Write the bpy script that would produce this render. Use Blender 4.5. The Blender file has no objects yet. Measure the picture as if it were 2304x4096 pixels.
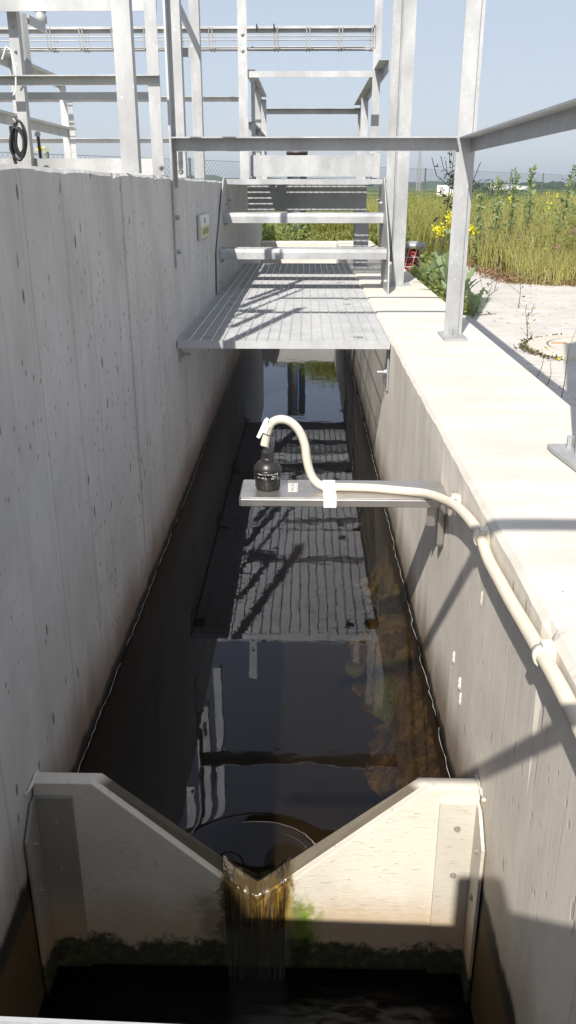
import bpy, math, random
import numpy as np
from mathutils import Vector, Matrix, Quaternion
random.seed(7); rng = np.random.default_rng(11)
S = bpy.context.scene
C = S.collection
PI = math.pi

# ---------------------------------------------------------------- constants (metres, camera at the origin)
wz1 = -1.480
XL, XR = -0.726, 0.474          # inner faces of the channel walls
ZW, ZG, ZT = -1.744, -0.79, 0.055   # upstream water, low wall top / grating, high wall top
ZGR = -0.87                     # ground
YEND = 13.9                     # far end wall
YP = 1.80                       # weir plate
SUN = Vector((0.285, 1.03, -1.0)).normalized()

# ---------------------------------------------------------------- mesh helper
class MB:
    def __init__(s): s.v = []; s.f = []; s.sm = []
    def add(s, vs, fs, smooth=False):
        n = len(s.v); s.v += [tuple(v) for v in vs]
        s.f += [tuple(i + n for i in f) for f in fs]; s.sm += [smooth] * len(fs)
        return s
    def box(s, x0, x1, y0, y1, z0, z1, M=None):
        vs = [(x, y, z) for x in (x0, x1) for y in (y0, y1) for z in (z0, z1)]
        if M is not None: vs = [tuple(M @ Vector(v)) for v in vs]
        return s.add(vs, [(0,1,3,2),(4,6,7,5),(0,4,5,1),(2,3,7,6),(0,2,6,4),(1,5,7,3)])
    def prism(s, pts, a0, a1, axis='Y', bevel=0):
        # pts 2D polygon in the plane perpendicular to axis
        def P(p, a):
            return {'Y': (p[0], a, p[1]), 'X': (a, p[0], p[1]), 'Z': (p[0], p[1], a)}[axis]
        n = len(pts)
        vs = [P(p, a0) for p in pts] + [P(p, a1) for p in pts]
        fs = [tuple(range(n))[::-1], tuple(range(n, 2*n))]
        fs += [(i, (i+1) % n, n + (i+1) % n, n + i) for i in range(n)]
        return s.add(vs, fs)
    def bar(s, p0, p1, w, h, up=(0,0,1)):
        p0, p1 = Vector(p0), Vector(p1); d = (p1 - p0).normalized(); u = Vector(up)
        r = d.cross(u)
        if r.length < 1e-4: r = d.cross(Vector((1,0,0)))
        r.normalize(); u = r.cross(d).normalized()
        vs = [p + r*a*w/2 + u*b*h/2 for p in (p0, p1) for a, b in ((-1,-1),(1,-1),(1,1),(-1,1))]
        return s.add(vs, [(3,2,1,0),(4,5,6,7),(0,1,5,4),(1,2,6,5),(2,3,7,6),(3,0,4,7)])
    def tube(s, pts, r, n=10, cap=True, smooth=True, rfun=None):
        pts = [Vector(p) for p in pts]; rings = []
        prev = None
        for i, p in enumerate(pts):
            d = (pts[min(i+1, len(pts)-1)] - pts[max(i-1, 0)]).normalized()
            if prev is None:
                a = Vector((0,0,1)) if abs(d.z) < .9 else Vector((1,0,0))
                u = d.cross(a).normalized()
            else:
                u = (prev - d*prev.dot(d)).normalized()
            prev = u; w = d.cross(u)
            rr = rfun(i) if rfun else r
            rings.append([p + (u*math.cos(2*PI*k/n) + w*math.sin(2*PI*k/n))*rr for k in range(n)])
        vs = [v for R in rings for v in R]; fs = []
        for i in range(len(pts)-1):
            for k in range(n):
                fs.append((i*n+k, i*n+(k+1) % n, (i+1)*n+(k+1) % n, (i+1)*n+k))
        s.add(vs, fs, smooth)
        if cap:
            s.add(rings[0], [tuple(range(n))[::-1]]); s.add(rings[-1], [tuple(range(n))])
        return s
    def lathe(s, prof, c=(0,0,0), n=32, smooth=True):
        vs = [(c[0]+r*math.cos(2*PI*k/n), c[1]+r*math.sin(2*PI*k/n), c[2]+z) for r, z in prof for k in range(n)]
        fs = [(i*n+k, i*n+(k+1) % n, (i+1)*n+(k+1) % n, (i+1)*n+k) for i in range(len(prof)-1) for k in range(n)]
        return s.add(vs, fs, smooth)
    def ang(s, axis, a0, a1, c, sg, w=.07, t=.007):
        # angle iron along axis; c = corner in the other two axes, sg = directions of its two flanges
        c1, c2 = c; s1, s2 = sg
        r1 = sorted((c1, c1+s1*w)); r2 = sorted((c2, c2+s2*t))
        q1 = sorted((c1, c1+s1*t)); q2 = sorted((c2+s2*t, c2+s2*w))
        for u, v in ((r1, r2), (q1, q2)):
            if axis == 'X': s.box(a0, a1, u[0], u[1], v[0], v[1])
            if axis == 'Y': s.box(u[0], u[1], a0, a1, v[0], v[1])
            if axis == 'Z': s.box(u[0], u[1], v[0], v[1], a0, a1)
        return s
    def build(s, name, mat, parent=None, label=None, bevel=0, seg=1):
        me = bpy.data.meshes.new(name); me.from_pydata(s.v, [], s.f); me.update()
        me.polygons.foreach_set('use_smooth', s.sm)
        me.materials.append(mat)
        o = bpy.data.objects.new(name, me); C.objects.link(o)
        if parent: o.parent = parent; o.matrix_parent_inverse = Matrix.Translation(parent.location).inverted() if parent.type == 'EMPTY' and parent.rotation_euler.z == 0 else Matrix()
        if bevel:
            b = o.modifiers.new('bevel', 'BEVEL'); b.width = bevel; b.segments = seg; b.limit_method = 'ANGLE'
        if label: o['label'] = label
        return o

def tag(o, label=None, cat=None, group=None, kind=None):
    if label: o['label'] = label
    if cat: o['category'] = cat
    if group: o['group'] = group
    if kind: o['kind'] = kind
    return o
def thing(name, label, cat, loc=(0,0,0), group=None):
    o = bpy.data.objects.new(name, None); C.objects.link(o); o.location = loc
    o.empty_display_size = .1
    return tag(o, label, cat, group)
def hexbolt(mb, p, axis, r=.011, h=.012, washer=True):
    p = Vector(p); d = Vector(axis)
    if washer: mb.tube([p, p+d*.003], r*1.5, 16, True, False)
    mb.tube([p+d*.003, p+d*(.003+h)], r, 6, True, False)
    mb.tube([p+d*(.003+h), p+d*(.009+h)], r*.5, 8, True, False)

# ---------------------------------------------------------------- materials
def newmat(name):
    m = bpy.data.materials.new(name); m.use_nodes = True
    nt = m.node_tree; nt.nodes.clear()
    out = nt.nodes.new('ShaderNodeOutputMaterial')
    return m, nt, out
class N:
    def __init__(s, nt): s.nt = nt; s._pos = None
    def node(s, t, **kw):
        n = s.nt.nodes.new(t)
        for k, v in kw.items():
            if k.startswith('_'): setattr(n, k[1:], v)
        return n
    def link(s, a, b): s.nt.links.new(a, b)
    def pos(s):
        if s._pos is None: s._pos = s.nt.nodes.new('ShaderNodeNewGeometry').outputs['Position']
        return s._pos
    def scaled(s, sc):
        n = s.nt.nodes.new('ShaderNodeVectorMath'); n.operation = 'MULTIPLY'
        s.link(s.pos(), n.inputs[0]); n.inputs[1].default_value = sc
        return n.outputs[0]
    def noise(s, sc=(1,1,1), scale=1, detail=4, rough=.55, dist=0):
        n = s.nt.nodes.new('ShaderNodeTexNoise'); s.link(s.scaled(sc), n.inputs['Vector'])
        n.inputs['Scale'].default_value = scale; n.inputs['Detail'].default_value = detail
        n.inputs['Roughness'].default_value = rough; n.inputs['Distortion'].default_value = dist
        return n.outputs['Fac']
    def voro(s, sc, scale=1, feat='F1', out='Distance', rnd=1):
        n = s.nt.nodes.new('ShaderNodeTexVoronoi'); n.feature = feat; s.link(s.scaled(sc), n.inputs['Vector'])
        n.inputs['Scale'].default_value = scale; n.inputs['Randomness'].default_value = rnd
        return n.outputs[out]
    def sep(s, v=None):
        n = s.nt.nodes.new('ShaderNodeSeparateXYZ'); s.link(v or s.pos(), n.inputs[0]); return n.outputs
    def math(s, op, a, b=None, c=None):
        n = s.nt.nodes.new('ShaderNodeMath'); n.operation = op
        for i, x in enumerate((a, b, c)):
            if x is None: continue
            if isinstance(x, (int, float)): n.inputs[i].default_value = x
            else: s.link(x, n.inputs[i])
        return n.outputs[0]
    def ramp(s, fac, lo, hi, a=0., b=1., smooth=True):
        n = s.nt.nodes.new('ShaderNodeMapRange'); n.interpolation_type = 'SMOOTHSTEP' if smooth else 'LINEAR'
        s.link(fac, n.inputs[0])
        for i, x in zip((1,2,3,4), (lo, hi, a, b)): n.inputs[i].default_value = x
        return n.outputs[0]
    def mix(s, fac, a, b, mode='MIX'):
        n = s.nt.nodes.new('ShaderNodeMix'); n.data_type = 'RGBA'; n.blend_type = mode
        if isinstance(fac, (int, float)): n.inputs[0].default_value = fac
        else: s.link(fac, n.inputs[0])
        for i, x in ((6, a), (7, b)):
            if isinstance(x, tuple): n.inputs[i].default_value = (*x, 1)
            else: s.link(x, n.inputs[i])
        return n.outputs[2]
    def bump(s, h, strength=.3, dist=.01, normal=None):
        n = s.nt.nodes.new('ShaderNodeBump'); s.link(h, n.inputs['Height'])
        n.inputs['Strength'].default_value = strength; n.inputs['Distance'].default_value = dist
        if normal: s.link(normal, n.inputs['Normal'])
        return n.outputs[0]
    def bsdf(s, color, rough=.6, metal=0., normal=None, spec=.5, **kw):
        n = s.nt.nodes.new('ShaderNodeBsdfPrincipled')
        for k, x in (('Base Color', color), ('Roughness', rough), ('Metallic', metal)):
            if isinstance(x, tuple): n.inputs[k].default_value = (*x, 1)
            elif isinstance(x, (int, float)): n.inputs[k].default_value = x
            else: s.link(x, n.inputs[k])
        n.inputs['Specular IOR Level'].default_value = spec
        if normal: s.link(normal, n.inputs['Normal'])
        for k, x in kw.items(): n.inputs[k.replace('_', ' ')].default_value = x
        return n.outputs[0]

def plain(name, col, rough=.5, metal=0., var=.12, spec=.5, scale=12):
    m, nt, out = newmat(name); n = N(nt)
    f = n.noise((1,1,1), scale, 4)
    c = n.mix(f, tuple(x*(1-var) for x in col), tuple(min(1, x*(1+var)) for x in col))
    n.link(n.bsdf(c, rough, metal, spec=spec), out.inputs[0]); return m

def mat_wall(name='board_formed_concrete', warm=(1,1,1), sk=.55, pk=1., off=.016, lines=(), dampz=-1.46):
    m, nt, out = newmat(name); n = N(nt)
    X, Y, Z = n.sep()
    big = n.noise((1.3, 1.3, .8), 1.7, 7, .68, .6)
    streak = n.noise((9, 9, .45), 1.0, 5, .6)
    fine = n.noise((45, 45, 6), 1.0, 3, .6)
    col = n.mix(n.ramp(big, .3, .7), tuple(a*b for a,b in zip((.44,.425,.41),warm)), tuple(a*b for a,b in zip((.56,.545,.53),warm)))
    col = n.mix(n.math('MULTIPLY', n.ramp(streak, .52, .74), .34*sk), col, (.25, .225, .205))
    col = n.mix(n.math('MULTIPLY', n.ramp(streak, .46, .28), .25*sk), col, (.54, .52, .50))
    col = n.mix(n.math('MULTIPLY', n.ramp(fine, .5, .8), .35*sk), col, (.24, .22, .20))
    # vertical board seams along the length
    wob = n.math('ADD', n.math('ADD', Y, X), n.math('MULTIPLY', n.noise((2,2,2), .8, 2), .012))
    def seam(freq, w, off=0.):
        fr = n.math('FRACT', n.math('MULTIPLY', n.math('ADD', wob, off), freq))
        d = n.math('ABSOLUTE', n.math('SUBTRACT', fr, .5))
        return n.ramp(d, 0, w*freq, 1, 0)
    gate = n.ramp(n.noise((1.7, 1.7, .25), 1.0, 2), .38, .62)
    s1 = n.math('MULTIPLY', seam(1/.62, .010, off), .9)
    s2 = n.math('MULTIPLY', n.math('MULTIPLY', seam(1/.205, .006, .04), gate), .6)
    sm = n.math('MULTIPLY', n.math('MAXIMUM', s1, s2), sk)
    for y0, w0, k0 in lines:
        dd = n.math('ABSOLUTE', n.math('SUBTRACT', n.math('ADD', Y, n.math('MULTIPLY', n.noise((1,1,1.3), 1.2, 3), .05)), y0+.025))
        sm = n.math('MAXIMUM', sm, n.math('MULTIPLY', n.ramp(dd, 0, w0, 1, 0), k0))
    col = n.mix(n.math('MULTIPLY', sm, .55), col, (.17, .15, .135))
    # blow holes, stretched downwards
    v1 = n.voro((17, 17, 6.5), 1.0); p1 = n.math('MULTIPLY', n.ramp(v1, .10, .17, 1, 0), pk)
    v2 = n.voro((30, 30, 17), 1.0); p2 = n.math('MULTIPLY', n.ramp(v2, .10, .20, 1, 0), pk)
    pg = n.ramp(n.noise((1,1,1), 2.2, 3), .40, .60)
    pits = n.math('MAXIMUM', n.math('MULTIPLY', p1, n.ramp(n.noise((3,3,3), 1.3, 1), .5, .56)), n.math('MULTIPLY', n.math('MULTIPLY', p2, pg), .85))
    col = n.mix(n.math('MULTIPLY', pits, .8), col, (.09, .082, .075))
    # damp brown band above the water, slime at the line
    e = n.math('ADD', Z, n.math('MULTIPLY', n.noise((3, 3, .6), 1.6, 4), -.34))
    damp = n.ramp(e, dampz, -1.88, 0, 1)
    upst = n.ramp(Y, 1.70, 1.85)
    damp = n.math('MULTIPLY', damp, n.ramp(upst, 0, 1, .6, 1))
    col = n.mix(n.math('MULTIPLY', damp, .85), col, (.16, .10, .055))
    e2 = n.math('ADD', Z, n.math('MULTIPLY', n.noise((7, 7, 3), 1.6, 5), -.09))
    wet = n.ramp(e2, -1.725, -1.765)
    col = n.mix(wet, col, n.mix(n.ramp(Z, -1.76, -1.80), (.022, .018, .012), (.075, .05, .022)))
    rough = n.ramp(damp, 0, 1, .85, .5)
    h = n.math('SUBTRACT', n.math('ADD', n.math('MULTIPLY', fine, .25), n.math('MULTIPLY', streak, .25)), n.math('ADD', n.math('MULTIPLY', pits, 1.0), n.math('MULTIPLY', sm, .7)))
    n.link(n.bsdf(col, rough, 0, n.bump(h, .55, .006), .3), out.inputs[0]); return m

def mat_top(name='trowelled_concrete'):
    m, nt, out = newmat(name); n = N(nt)
    a = n.noise((1.0, 3.5, 1), 2.2, 6, .62); b = n.noise((14, 60, 14), 1, 3); c_ = n.noise((1,1,1), .9, 3)
    col = n.mix(n.ramp(a, .3, .7), (.52, .485, .43), (.62, .59, .535))
    col = n.mix(n.math('MULTIPLY', n.ramp(c_, .5, .7), .5), col, (.62, .55, .45))
    col = n.mix(n.math('MULTIPLY', n.ramp(b, .62, .75), .35), col, (.34, .31, .27))
    v = n.voro((1,1,1), 16); col = n.mix(n.math('MULTIPLY', n.ramp(v, .03, .06, 1, 0), .7), col, (.12, .11, .1))
    n.link(n.bsdf(col, .85, 0, n.bump(n.math('ADD', a, n.math('MULTIPLY', b, .4)), .35, .006), .25), out.inputs[0]); return m

def mat_galv(name='galvanised_steel', base=.45, dull=.0, lo=.80, hi=1.12):
    m, nt, out = newmat(name); n = N(nt)
    sp = n.voro((1,1,1), 55, out='Color'); spv = n.sep(sp)[0]
    a = n.noise((1,1,.5), 5, 5, .6); drip = n.noise((28, 28, 3), 1, 3)
    tint = (base*.97, base*.985, base)
    col = n.mix(n.ramp(a, .3, .72), tuple(x*lo for x in tint), tuple(min(1,x*hi) for x in tint))
    col = n.mix(n.math('MULTIPLY', spv, .22), col, tuple(x*.72 for x in tint))
    col = n.mix(n.math('MULTIPLY', n.ramp(n.voro((1,1,.7), 30), .16, .05), .6), col, (.66, .67, .68))
    col = n.mix(n.math('MULTIPLY', n.ramp(drip, .62, .76), .35), col, tuple(x*.55 for x in tint))
    r = n.ramp(a, .3, .7, .42+dull, .58+dull)
    n.link(n.bsdf(col, r, .35, n.bump(n.math('ADD', a, n.math('MULTIPLY', spv, .2)), .15, .003), .5), out.inputs[0]); return m

def mat_steel(name):
    m, nt, out = newmat(name); n = N(nt)
    a = n.noise((2, 30, 30), 1, 4); b = n.noise((1,1,1), 9, 5)
    col = n.mix(a, (.42,.40,.38), (.56,.54,.52)); col = n.mix(n.math('MULTIPLY', n.ramp(b, .5, .75), .6), col, (.36,.31,.25))
    n.link(n.bsdf(col, n.ramp(b, .3, .7, .28, .45), .85, n.bump(a, .08, .002)), out.inputs[0]); return m

def mat_paving(name):
    # interlocking concrete blocks: running bond with wavy joints
    m, nt, out = newmat(name); n = N(nt)
    X, Y, Z = n.sep()
    w = n.math('MULTIPLY', n.math('SINE', n.math('MULTIPLY', X, 31.4)), .018)
    w2 = n.math('MULTIPLY', n.math('SINE', n.math('MULTIPLY', Y, 31.4)), .018)
    yy = n.math('MULTIPLY', n.math('ADD', Y, w), 10)
    row = n.math('FLOOR', yy); fy = n.math('FRACT', yy)
    xx = n.math('MULTIPLY', n.math('ADD', n.math('ADD', X, w2), n.math('MULTIPLY', row, .1)), 5)
    fx = n.math('FRACT', xx)
    dy = n.math('ABSOLUTE', n.math('SUBTRACT', fy, .5)); dx = n.math('ABSOLUTE', n.math('SUBTRACT', fx, .5))
    j = n.math('MAXIMUM', n.ramp(dy, .455, .49), n.ramp(dx, .475, .493))
    brk = n.ramp(n.noise((1,1,1), 7, 4), .46, .60)
    jj = n.math('MULTIPLY', j, n.math('ADD', n.math('MULTIPLY', brk, .70), .07))
    a = n.noise((1,1,1), 2.2, 6, .6); g = n.noise((1,1,1), 140, 2)
    col = n.mix(n.ramp(a, .3, .7), (.45, .43, .40), (.54, .52, .49))
    col = n.mix(n.math('MULTIPLY', n.ramp(g, .5, .75), .4), col, (.36, .32, .29))
    cell = n.node('ShaderNodeTexWhiteNoise'); comb = n.node('ShaderNodeCombineXYZ')
    n.link(n.math('FLOOR', xx), comb.inputs[0]); n.link(row, comb.inputs[1]); n.link(comb.outputs[0], cell.inputs['Vector'])
    col = n.mix(n.math('MULTIPLY', cell.outputs['Value'], .16), col, (.34, .30, .27))
    col = n.mix(jj, col, (.09, .075, .06))
    n.link(n.bsdf(col, .9, 0, n.bump(n.math('SUBTRACT', n.math('MULTIPLY', g, .15), jj), .5, .006), .25), out.inputs[0]); return m

def mat_ground(name):
    m, nt, out = newmat(name); n = N(nt)
    X, Y, Z = n.sep()
    a = n.noise((1,1,1), .9, 6, .65); f = n.noise((.006, .02, 1), 1, 4, .6); g = n.noise((1,1,1), 14, 4)
    near = n.mix(n.ramp(a, .35, .65), (.11, .085, .045), (.10, .13, .035))
    near = n.mix(n.ramp(g, .45, .7), near, (.17, .14, .08))
    far = n.mix(n.ramp(f, .40, .60), (.045, .085, .025), (.15, .17, .07))
    far = n.mix(n.ramp(n.noise((.011, .03, 1), 1, 2), .56, .62), far, (.035, .06, .03))
    col = n.mix(n.ramp(Y, 25, 45), near, far)
    n.link(n.bsdf(col, .95, 0, None, .15), out.inputs[0]); return m

def mat_leaf(name, a, b, trans=.35, rough=.55):
    m, nt, out = newmat(name); n = N(nt)
    at = n.node('ShaderNodeAttribute'); at.attribute_name = 'rnd'
    col = n.mix(at.outputs['Fac'], a, b)
    col = n.mix(n.math('MULTIPLY', n.noise((1,1,1), 3, 3), .5), col, tuple(x*.6 for x in a))
    d = n.bsdf(col, rough, 0, None, .25)
    t = n.node('ShaderNodeBsdfTranslucent'); n.link(col, t.inputs[0])
    mx = n.node('ShaderNodeMixShader'); mx.inputs[0].default_value = trans
    n.link(d, mx.inputs[1]); n.link(t.outputs[0], mx.inputs[2]); n.link(mx.outputs[0], out.inputs[0]); return m

def mat_water(name, tint=(.84, .74, .56), ior=1.36, wave=.055, rough=.015):
    m, nt, out = newmat(name); n = N(nt)
    w1 = n.noise((6, 9, 1), 1, 2, .5); w2 = n.noise((16, 26, 1), 1, 2, .5)
    amp = n.ramp(n.noise((1.4, .8, 1), 1, 2), .4, .7, .25, 1)
    h = n.math('MULTIPLY', n.math('ADD', w1, n.math('MULTIPLY', w2, .22)), amp)
    bn = n.bump(h, wave, .02)
    fr = n.node('ShaderNodeFresnel'); fr.inputs['IOR'].default_value = ior; n.link(bn, fr.inputs['Normal'])
    gl = n.node('ShaderNodeBsdfGlossy'); gl.inputs['Roughness'].default_value = rough; gl.inputs[0].default_value = (.86,.90,1,1); n.link(bn, gl.inputs['Normal'])
    tr = n.node('ShaderNodeBsdfTransparent'); tr.inputs[0].default_value = (*tint, 1)
    mx = n.node('ShaderNodeMixShader'); n.link(fr.outputs[0], mx.inputs[0]); n.link(tr.outputs[0], mx.inputs[1]); n.link(gl.outputs[0], mx.inputs[2])
    n.link(mx.outputs[0], out.inputs[0]); return m

def mat_fall(name):
    m, nt, out = newmat(name); n = N(nt)
    s1 = n.noise((60, 25, 3.5), 1, 3, .5, .5); s2 = n.noise((120, 50, 16), 1, 2)
    h = n.math('ADD', s1, n.math('MULTIPLY', s2, .3))
    bn = n.bump(h, .55, .010)
    fr = n.node('ShaderNodeFresnel'); fr.inputs['IOR'].default_value = 1.45; n.link(bn, fr.inputs['Normal'])
    gl = n.node('ShaderNodeBsdfGlossy'); gl.inputs['Roughness'].default_value = .16; n.link(bn, gl.inputs['Normal'])
    tr = n.node('ShaderNodeBsdfTransparent'); tr.inputs[0].default_value = (.86, .78, .60, 1)
    col = n.mix(n.ramp(s1, .40, .72), (.05, .045, .03), (.45, .40, .28))
    df = n.bsdf(col, .3, 0, bn)
    m1 = n.node('ShaderNodeMixShader'); n.link(n.ramp(h, .66, .95, .02, .30), m1.inputs[0]); n.link(tr.outputs[0], m1.inputs[1]); n.link(df, m1.inputs[2])
    m2 = n.node('ShaderNodeMixShader'); n.link(n.math('MULTIPLY', fr.outputs[0], .7), m2.inputs[0]); n.link(m1.outputs[0], m2.inputs[1]); n.link(gl.outputs[0], m2.inputs[2])
    n.link(m2.outputs[0], out.inputs[0]); return m

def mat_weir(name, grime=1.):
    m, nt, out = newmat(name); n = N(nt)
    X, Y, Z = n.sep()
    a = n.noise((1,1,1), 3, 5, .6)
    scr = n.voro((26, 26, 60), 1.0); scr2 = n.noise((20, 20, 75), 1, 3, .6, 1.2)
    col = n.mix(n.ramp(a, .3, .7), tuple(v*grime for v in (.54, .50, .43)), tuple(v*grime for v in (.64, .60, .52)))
    col = n.mix(n.math('MULTIPLY', n.ramp(scr2, .60, .72), .5), col, (.27, .25, .22))
    col = n.mix(n.math('MULTIPLY', n.ramp(scr, .04, .10, 1, 0), .6), col, (.15, .13, .11))
    # ochre tide mark, then black green growth towards the lower water and round the jet
    nz = n.math('ADD', n.math('MULTIPLY', n.math('SUBTRACT', n.noise((6, 6, 6), 1.5, 6, .7), .5), .20), n.math('MULTIPLY', n.math('SUBTRACT', n.noise((45, 45, 45), 1, 4, .7), .5), .10))
    zz = n.math('ADD', Z, nz)
    och = n.ramp(zz, -1.80, -1.98, 0, .62)
    col = n.mix(och, col, (.42, .27, .14))
    dx = n.math('ABSOLUTE', n.math('ADD', X, .127))
    sl_ = n.mix(n.ramp(n.noise((50, 50, 9), 1, 4), .40, .62), (.09, .055, .015), (.46, .32, .08))
    sl_ = n.mix(n.ramp(X, -.16, -.10, .8, 0), sl_, (.045, .03, .014))  # left half darkened: the left wall's shade put into the slime colour
    col = n.mix(n.ramp(n.math('ADD', dx, n.math('MULTIPLY', nz, .5)), .118, .092, 0, .95), col, sl_)
    gm = n.math('MULTIPLY', n.ramp(n.math('ADD', dx, n.math('MULTIPLY', nz, .9)), .20, .13), n.ramp(zz, -1.82, -1.90))
    gn = n.noise((40, 40, 40), 1, 3)
    green = n.mix(gn, (.05, .09, .008), (.24, .32, .03))
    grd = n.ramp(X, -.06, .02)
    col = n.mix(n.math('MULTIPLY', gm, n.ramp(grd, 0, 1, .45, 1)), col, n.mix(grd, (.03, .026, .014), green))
    blk = n.math('MULTIPLY', n.ramp(zz, -2.01, -2.05, 0, .93), n.ramp(dx, .07, .11, .25, 1))
    col = n.mix(n.math('MULTIPLY', n.ramp(zz, -1.95, -2.0), n.ramp(dx, .11, .08)), col, (.19, .19, .13))
    col = n.mix(blk, col, n.mix(n.ramp(gn, .45, .65), (.014, .015, .010), (.055, .07, .02)))
    col = n.mix(n.ramp(Z, -2.115, -2.145), col, (.018, .016, .011))
    bev = n.math('MULTIPLY', n.ramp(Y, YP+.0215, YP+.024, 0, .93), n.ramp(Z, wz1-.03, wz1-.002, 1, 0))
    col = n.mix(bev, col, n.mix(n.noise((8,8,8),1,4), (.03,.023,.015), (.11,.085,.055)))
    n.link(n.bsdf(col, .6, 0, n.bump(n.math('ADD', scr2, n.math('MULTIPLY', gn, blk)), .3, .004), .4), out.inputs[0]); return m

def mat_haze(name, density):
    m, nt, out = newmat(name)
    v = nt.nodes.new('ShaderNodeVolumePrincipled'); v.inputs['Color'].default_value = (.74, .84, .98, 1)
    v.inputs['Density'].default_value = density; v.inputs['Anisotropy'].default_value = .3
    nt.links.new(v.outputs[0], out.inputs['Volume']); return m

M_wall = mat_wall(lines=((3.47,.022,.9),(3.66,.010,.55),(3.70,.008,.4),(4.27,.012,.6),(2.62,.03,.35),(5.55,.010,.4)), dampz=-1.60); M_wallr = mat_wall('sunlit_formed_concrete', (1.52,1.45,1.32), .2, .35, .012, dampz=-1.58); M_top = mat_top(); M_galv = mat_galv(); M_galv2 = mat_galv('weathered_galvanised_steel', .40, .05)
M_grat = mat_galv('grating_steel', .56, 0, .95, 1.05); M_ss = mat_steel('stainless_steel'); M_pave = mat_paving('paving_blocks'); M_ground = mat_ground('meadow_soil')
M_water = mat_water('channel_water'); M_pool = mat_water('pool_water', (.35,.30,.22), 1.33, .9, .24); M_fall = mat_fall('falling_water')
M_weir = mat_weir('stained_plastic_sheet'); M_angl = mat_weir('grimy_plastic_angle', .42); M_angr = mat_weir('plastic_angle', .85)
M_black = plain('black_plastic', (.022,.020,.020), .38, 0, .25); M_blackm = plain('black_rubber', (.012,.012,.014), .55)
M_cond = plain('cream_conduit', (.60,.545,.45), .5, 0, .10); M_white = plain('white_plastic', (.80,.80,.78), .45, 0, .05)
M_clip = plain('cream_clip', (.70,.66,.57), .5, 0, .08)
M_dark = plain('dark_steel', (.05,.045,.04), .6); M_brown = plain('brown_pipe', (.05,.032,.028), .5); M_blue = plain('blue_stripe', (.05,.25,.55), .5)
M_red = plain('red_hose', (.34,.025,.03), .45); M_bed = plain('channel_silt', (.012,.009,.006), .9, 0, .5, .2, 5)
M_glint = plain('painted_glint', (.34,.33,.30), .4, 0, .5, .6, 25); M_wire = plain('fence_wire', (.10,.12,.12), .5)
M_stem = mat_leaf('stem_green', (.07,.10,.03), (.13,.15,.05), .1); M_dead = plain('dead_stem', (.035,.035,.025), .8)
M_text_w = plain('white_print', (.8,.8,.8), .5, 0, .02); M_text_k = plain('black_print', (.02,.02,.02), .5, 0, .02)

# ---------------------------------------------------------------- setting: ground, paving, water, bed, hills
def grid_sheet(name, rects, z, mat, kind='structure'):
    mb = MB()
    for x0, x1, y0, y1 in rects:
        mb.add([(x0,y0,z),(x1,y0,z),(x1,y1,z),(x0,y1,z)], [(0,1,2,3)])
    return tag(mb.build(name, mat), kind=kind)
B = 4000
grid_sheet('ground', [(-B,-1.02,-B,B), (1.04,B,-B,B), (-1.02,1.04,14.25,B), (-1.02,1.04,-B,-4)], ZGR, M_ground)
pv = MB()
pv.add([(1.04,-4,ZGR+.006),(9,-4,ZGR+.006),(9,8.15,ZGR+.006),(2.55,8.22,ZGR+.006),(2.0,8.45,ZGR+.006),(1.95,9.3,ZGR+.006),(2.05,11.2,ZGR+.006),(1.04,11.3,ZGR+.006)], [(0,1,2,3,4,5,6,7)])
tag(pv.build('pavement', M_pave), kind='structure')
mb = MB(); mb.box(XL-.05, XR+.05, 1.83, 14.0, -2.4, -2.16); mb.box(XL-.05, XR+.05, -4, 1.83, -2.6, -2.42)
tag(mb.build('channel_bed', M_bed), kind='structure')
def water_sheet(name, y0, y1, z, mat):
    mb = MB(); mb.add([(XL,y0,z),(XR,y0,z),(XR,y1,z),(XL,y1,z)], [(0,1,2,3)])
    return tag(mb.build(name, mat), kind='structure')
water_sheet('pool_water', -4, YP-.002, -2.13, M_pool)

# upstream water: flat sheet that draws down into the notch
def water_up():
    xs = np.linspace(XL, XR, 61); ys = np.concatenate([np.linspace(YP+.047, 2.25, 34), np.linspace(2.3, YEND, 12)])
    vs = []
    for y in ys:
        for x in xs:
            d = math.hypot((x+.127)*1.0, (y-YP)*1.1)
            dz = -.072*math.exp(-(d/.10)**2)
            vs.append((x, y, ZW+dz))
    nx = len(xs); fs = [(j*nx+i, j*nx+i+1, (j+1)*nx+i+1, (j+1)*nx+i) for j in range(len(ys)-1) for i in range(nx-1)]
    mb = MB(); mb.add(vs, fs, True)
    return tag(mb.build('water', M_water), kind='structure')
water_up()

# nappe
def nappe():
    mb = MB(); nu, nt_ = 46, 34; c = -.127; vs = []
    for j in range(nt_+1):
        t = j/nt_
        for i in range(nu+1):
            u = -1 + 2*i/nu
            x = c + u*(.094 - .010*min(1, t*3)) + .004*math.sin(u*9+3*t)
            zl = -1.852 + abs(x-c)*.94 + .003            # the lip of the notch
            ztop = max(-1.825 + .45*abs(x-c) + 1.2*(x-c)**2, zl+.001)
            if t < .22:
                k = t/.22; y = YP+.050 - .060*k; z = ztop - .003 - .020*k*k
            else:
                k = (t-.22)/.78; z = (ztop-.023)*(1-k) + -2.135*k
                y = YP-.010 - .032*math.sqrt(k)*(.75+.25*(1-abs(u)))
            y -= .006*math.sin(u*23+1.3)*t + .004*math.sin(u*51)*t
            vs.append((x, y, z))
    w = nu+1; fs = [(j*w+i, j*w+i+1, (j+1)*w+i+1, (j+1)*w+i) for j in range(nt_) for i in range(nu)]
    mb.add(vs, fs, True)
    return tag(mb.build('falling_water', M_fall), kind='structure')
nappe()

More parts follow.
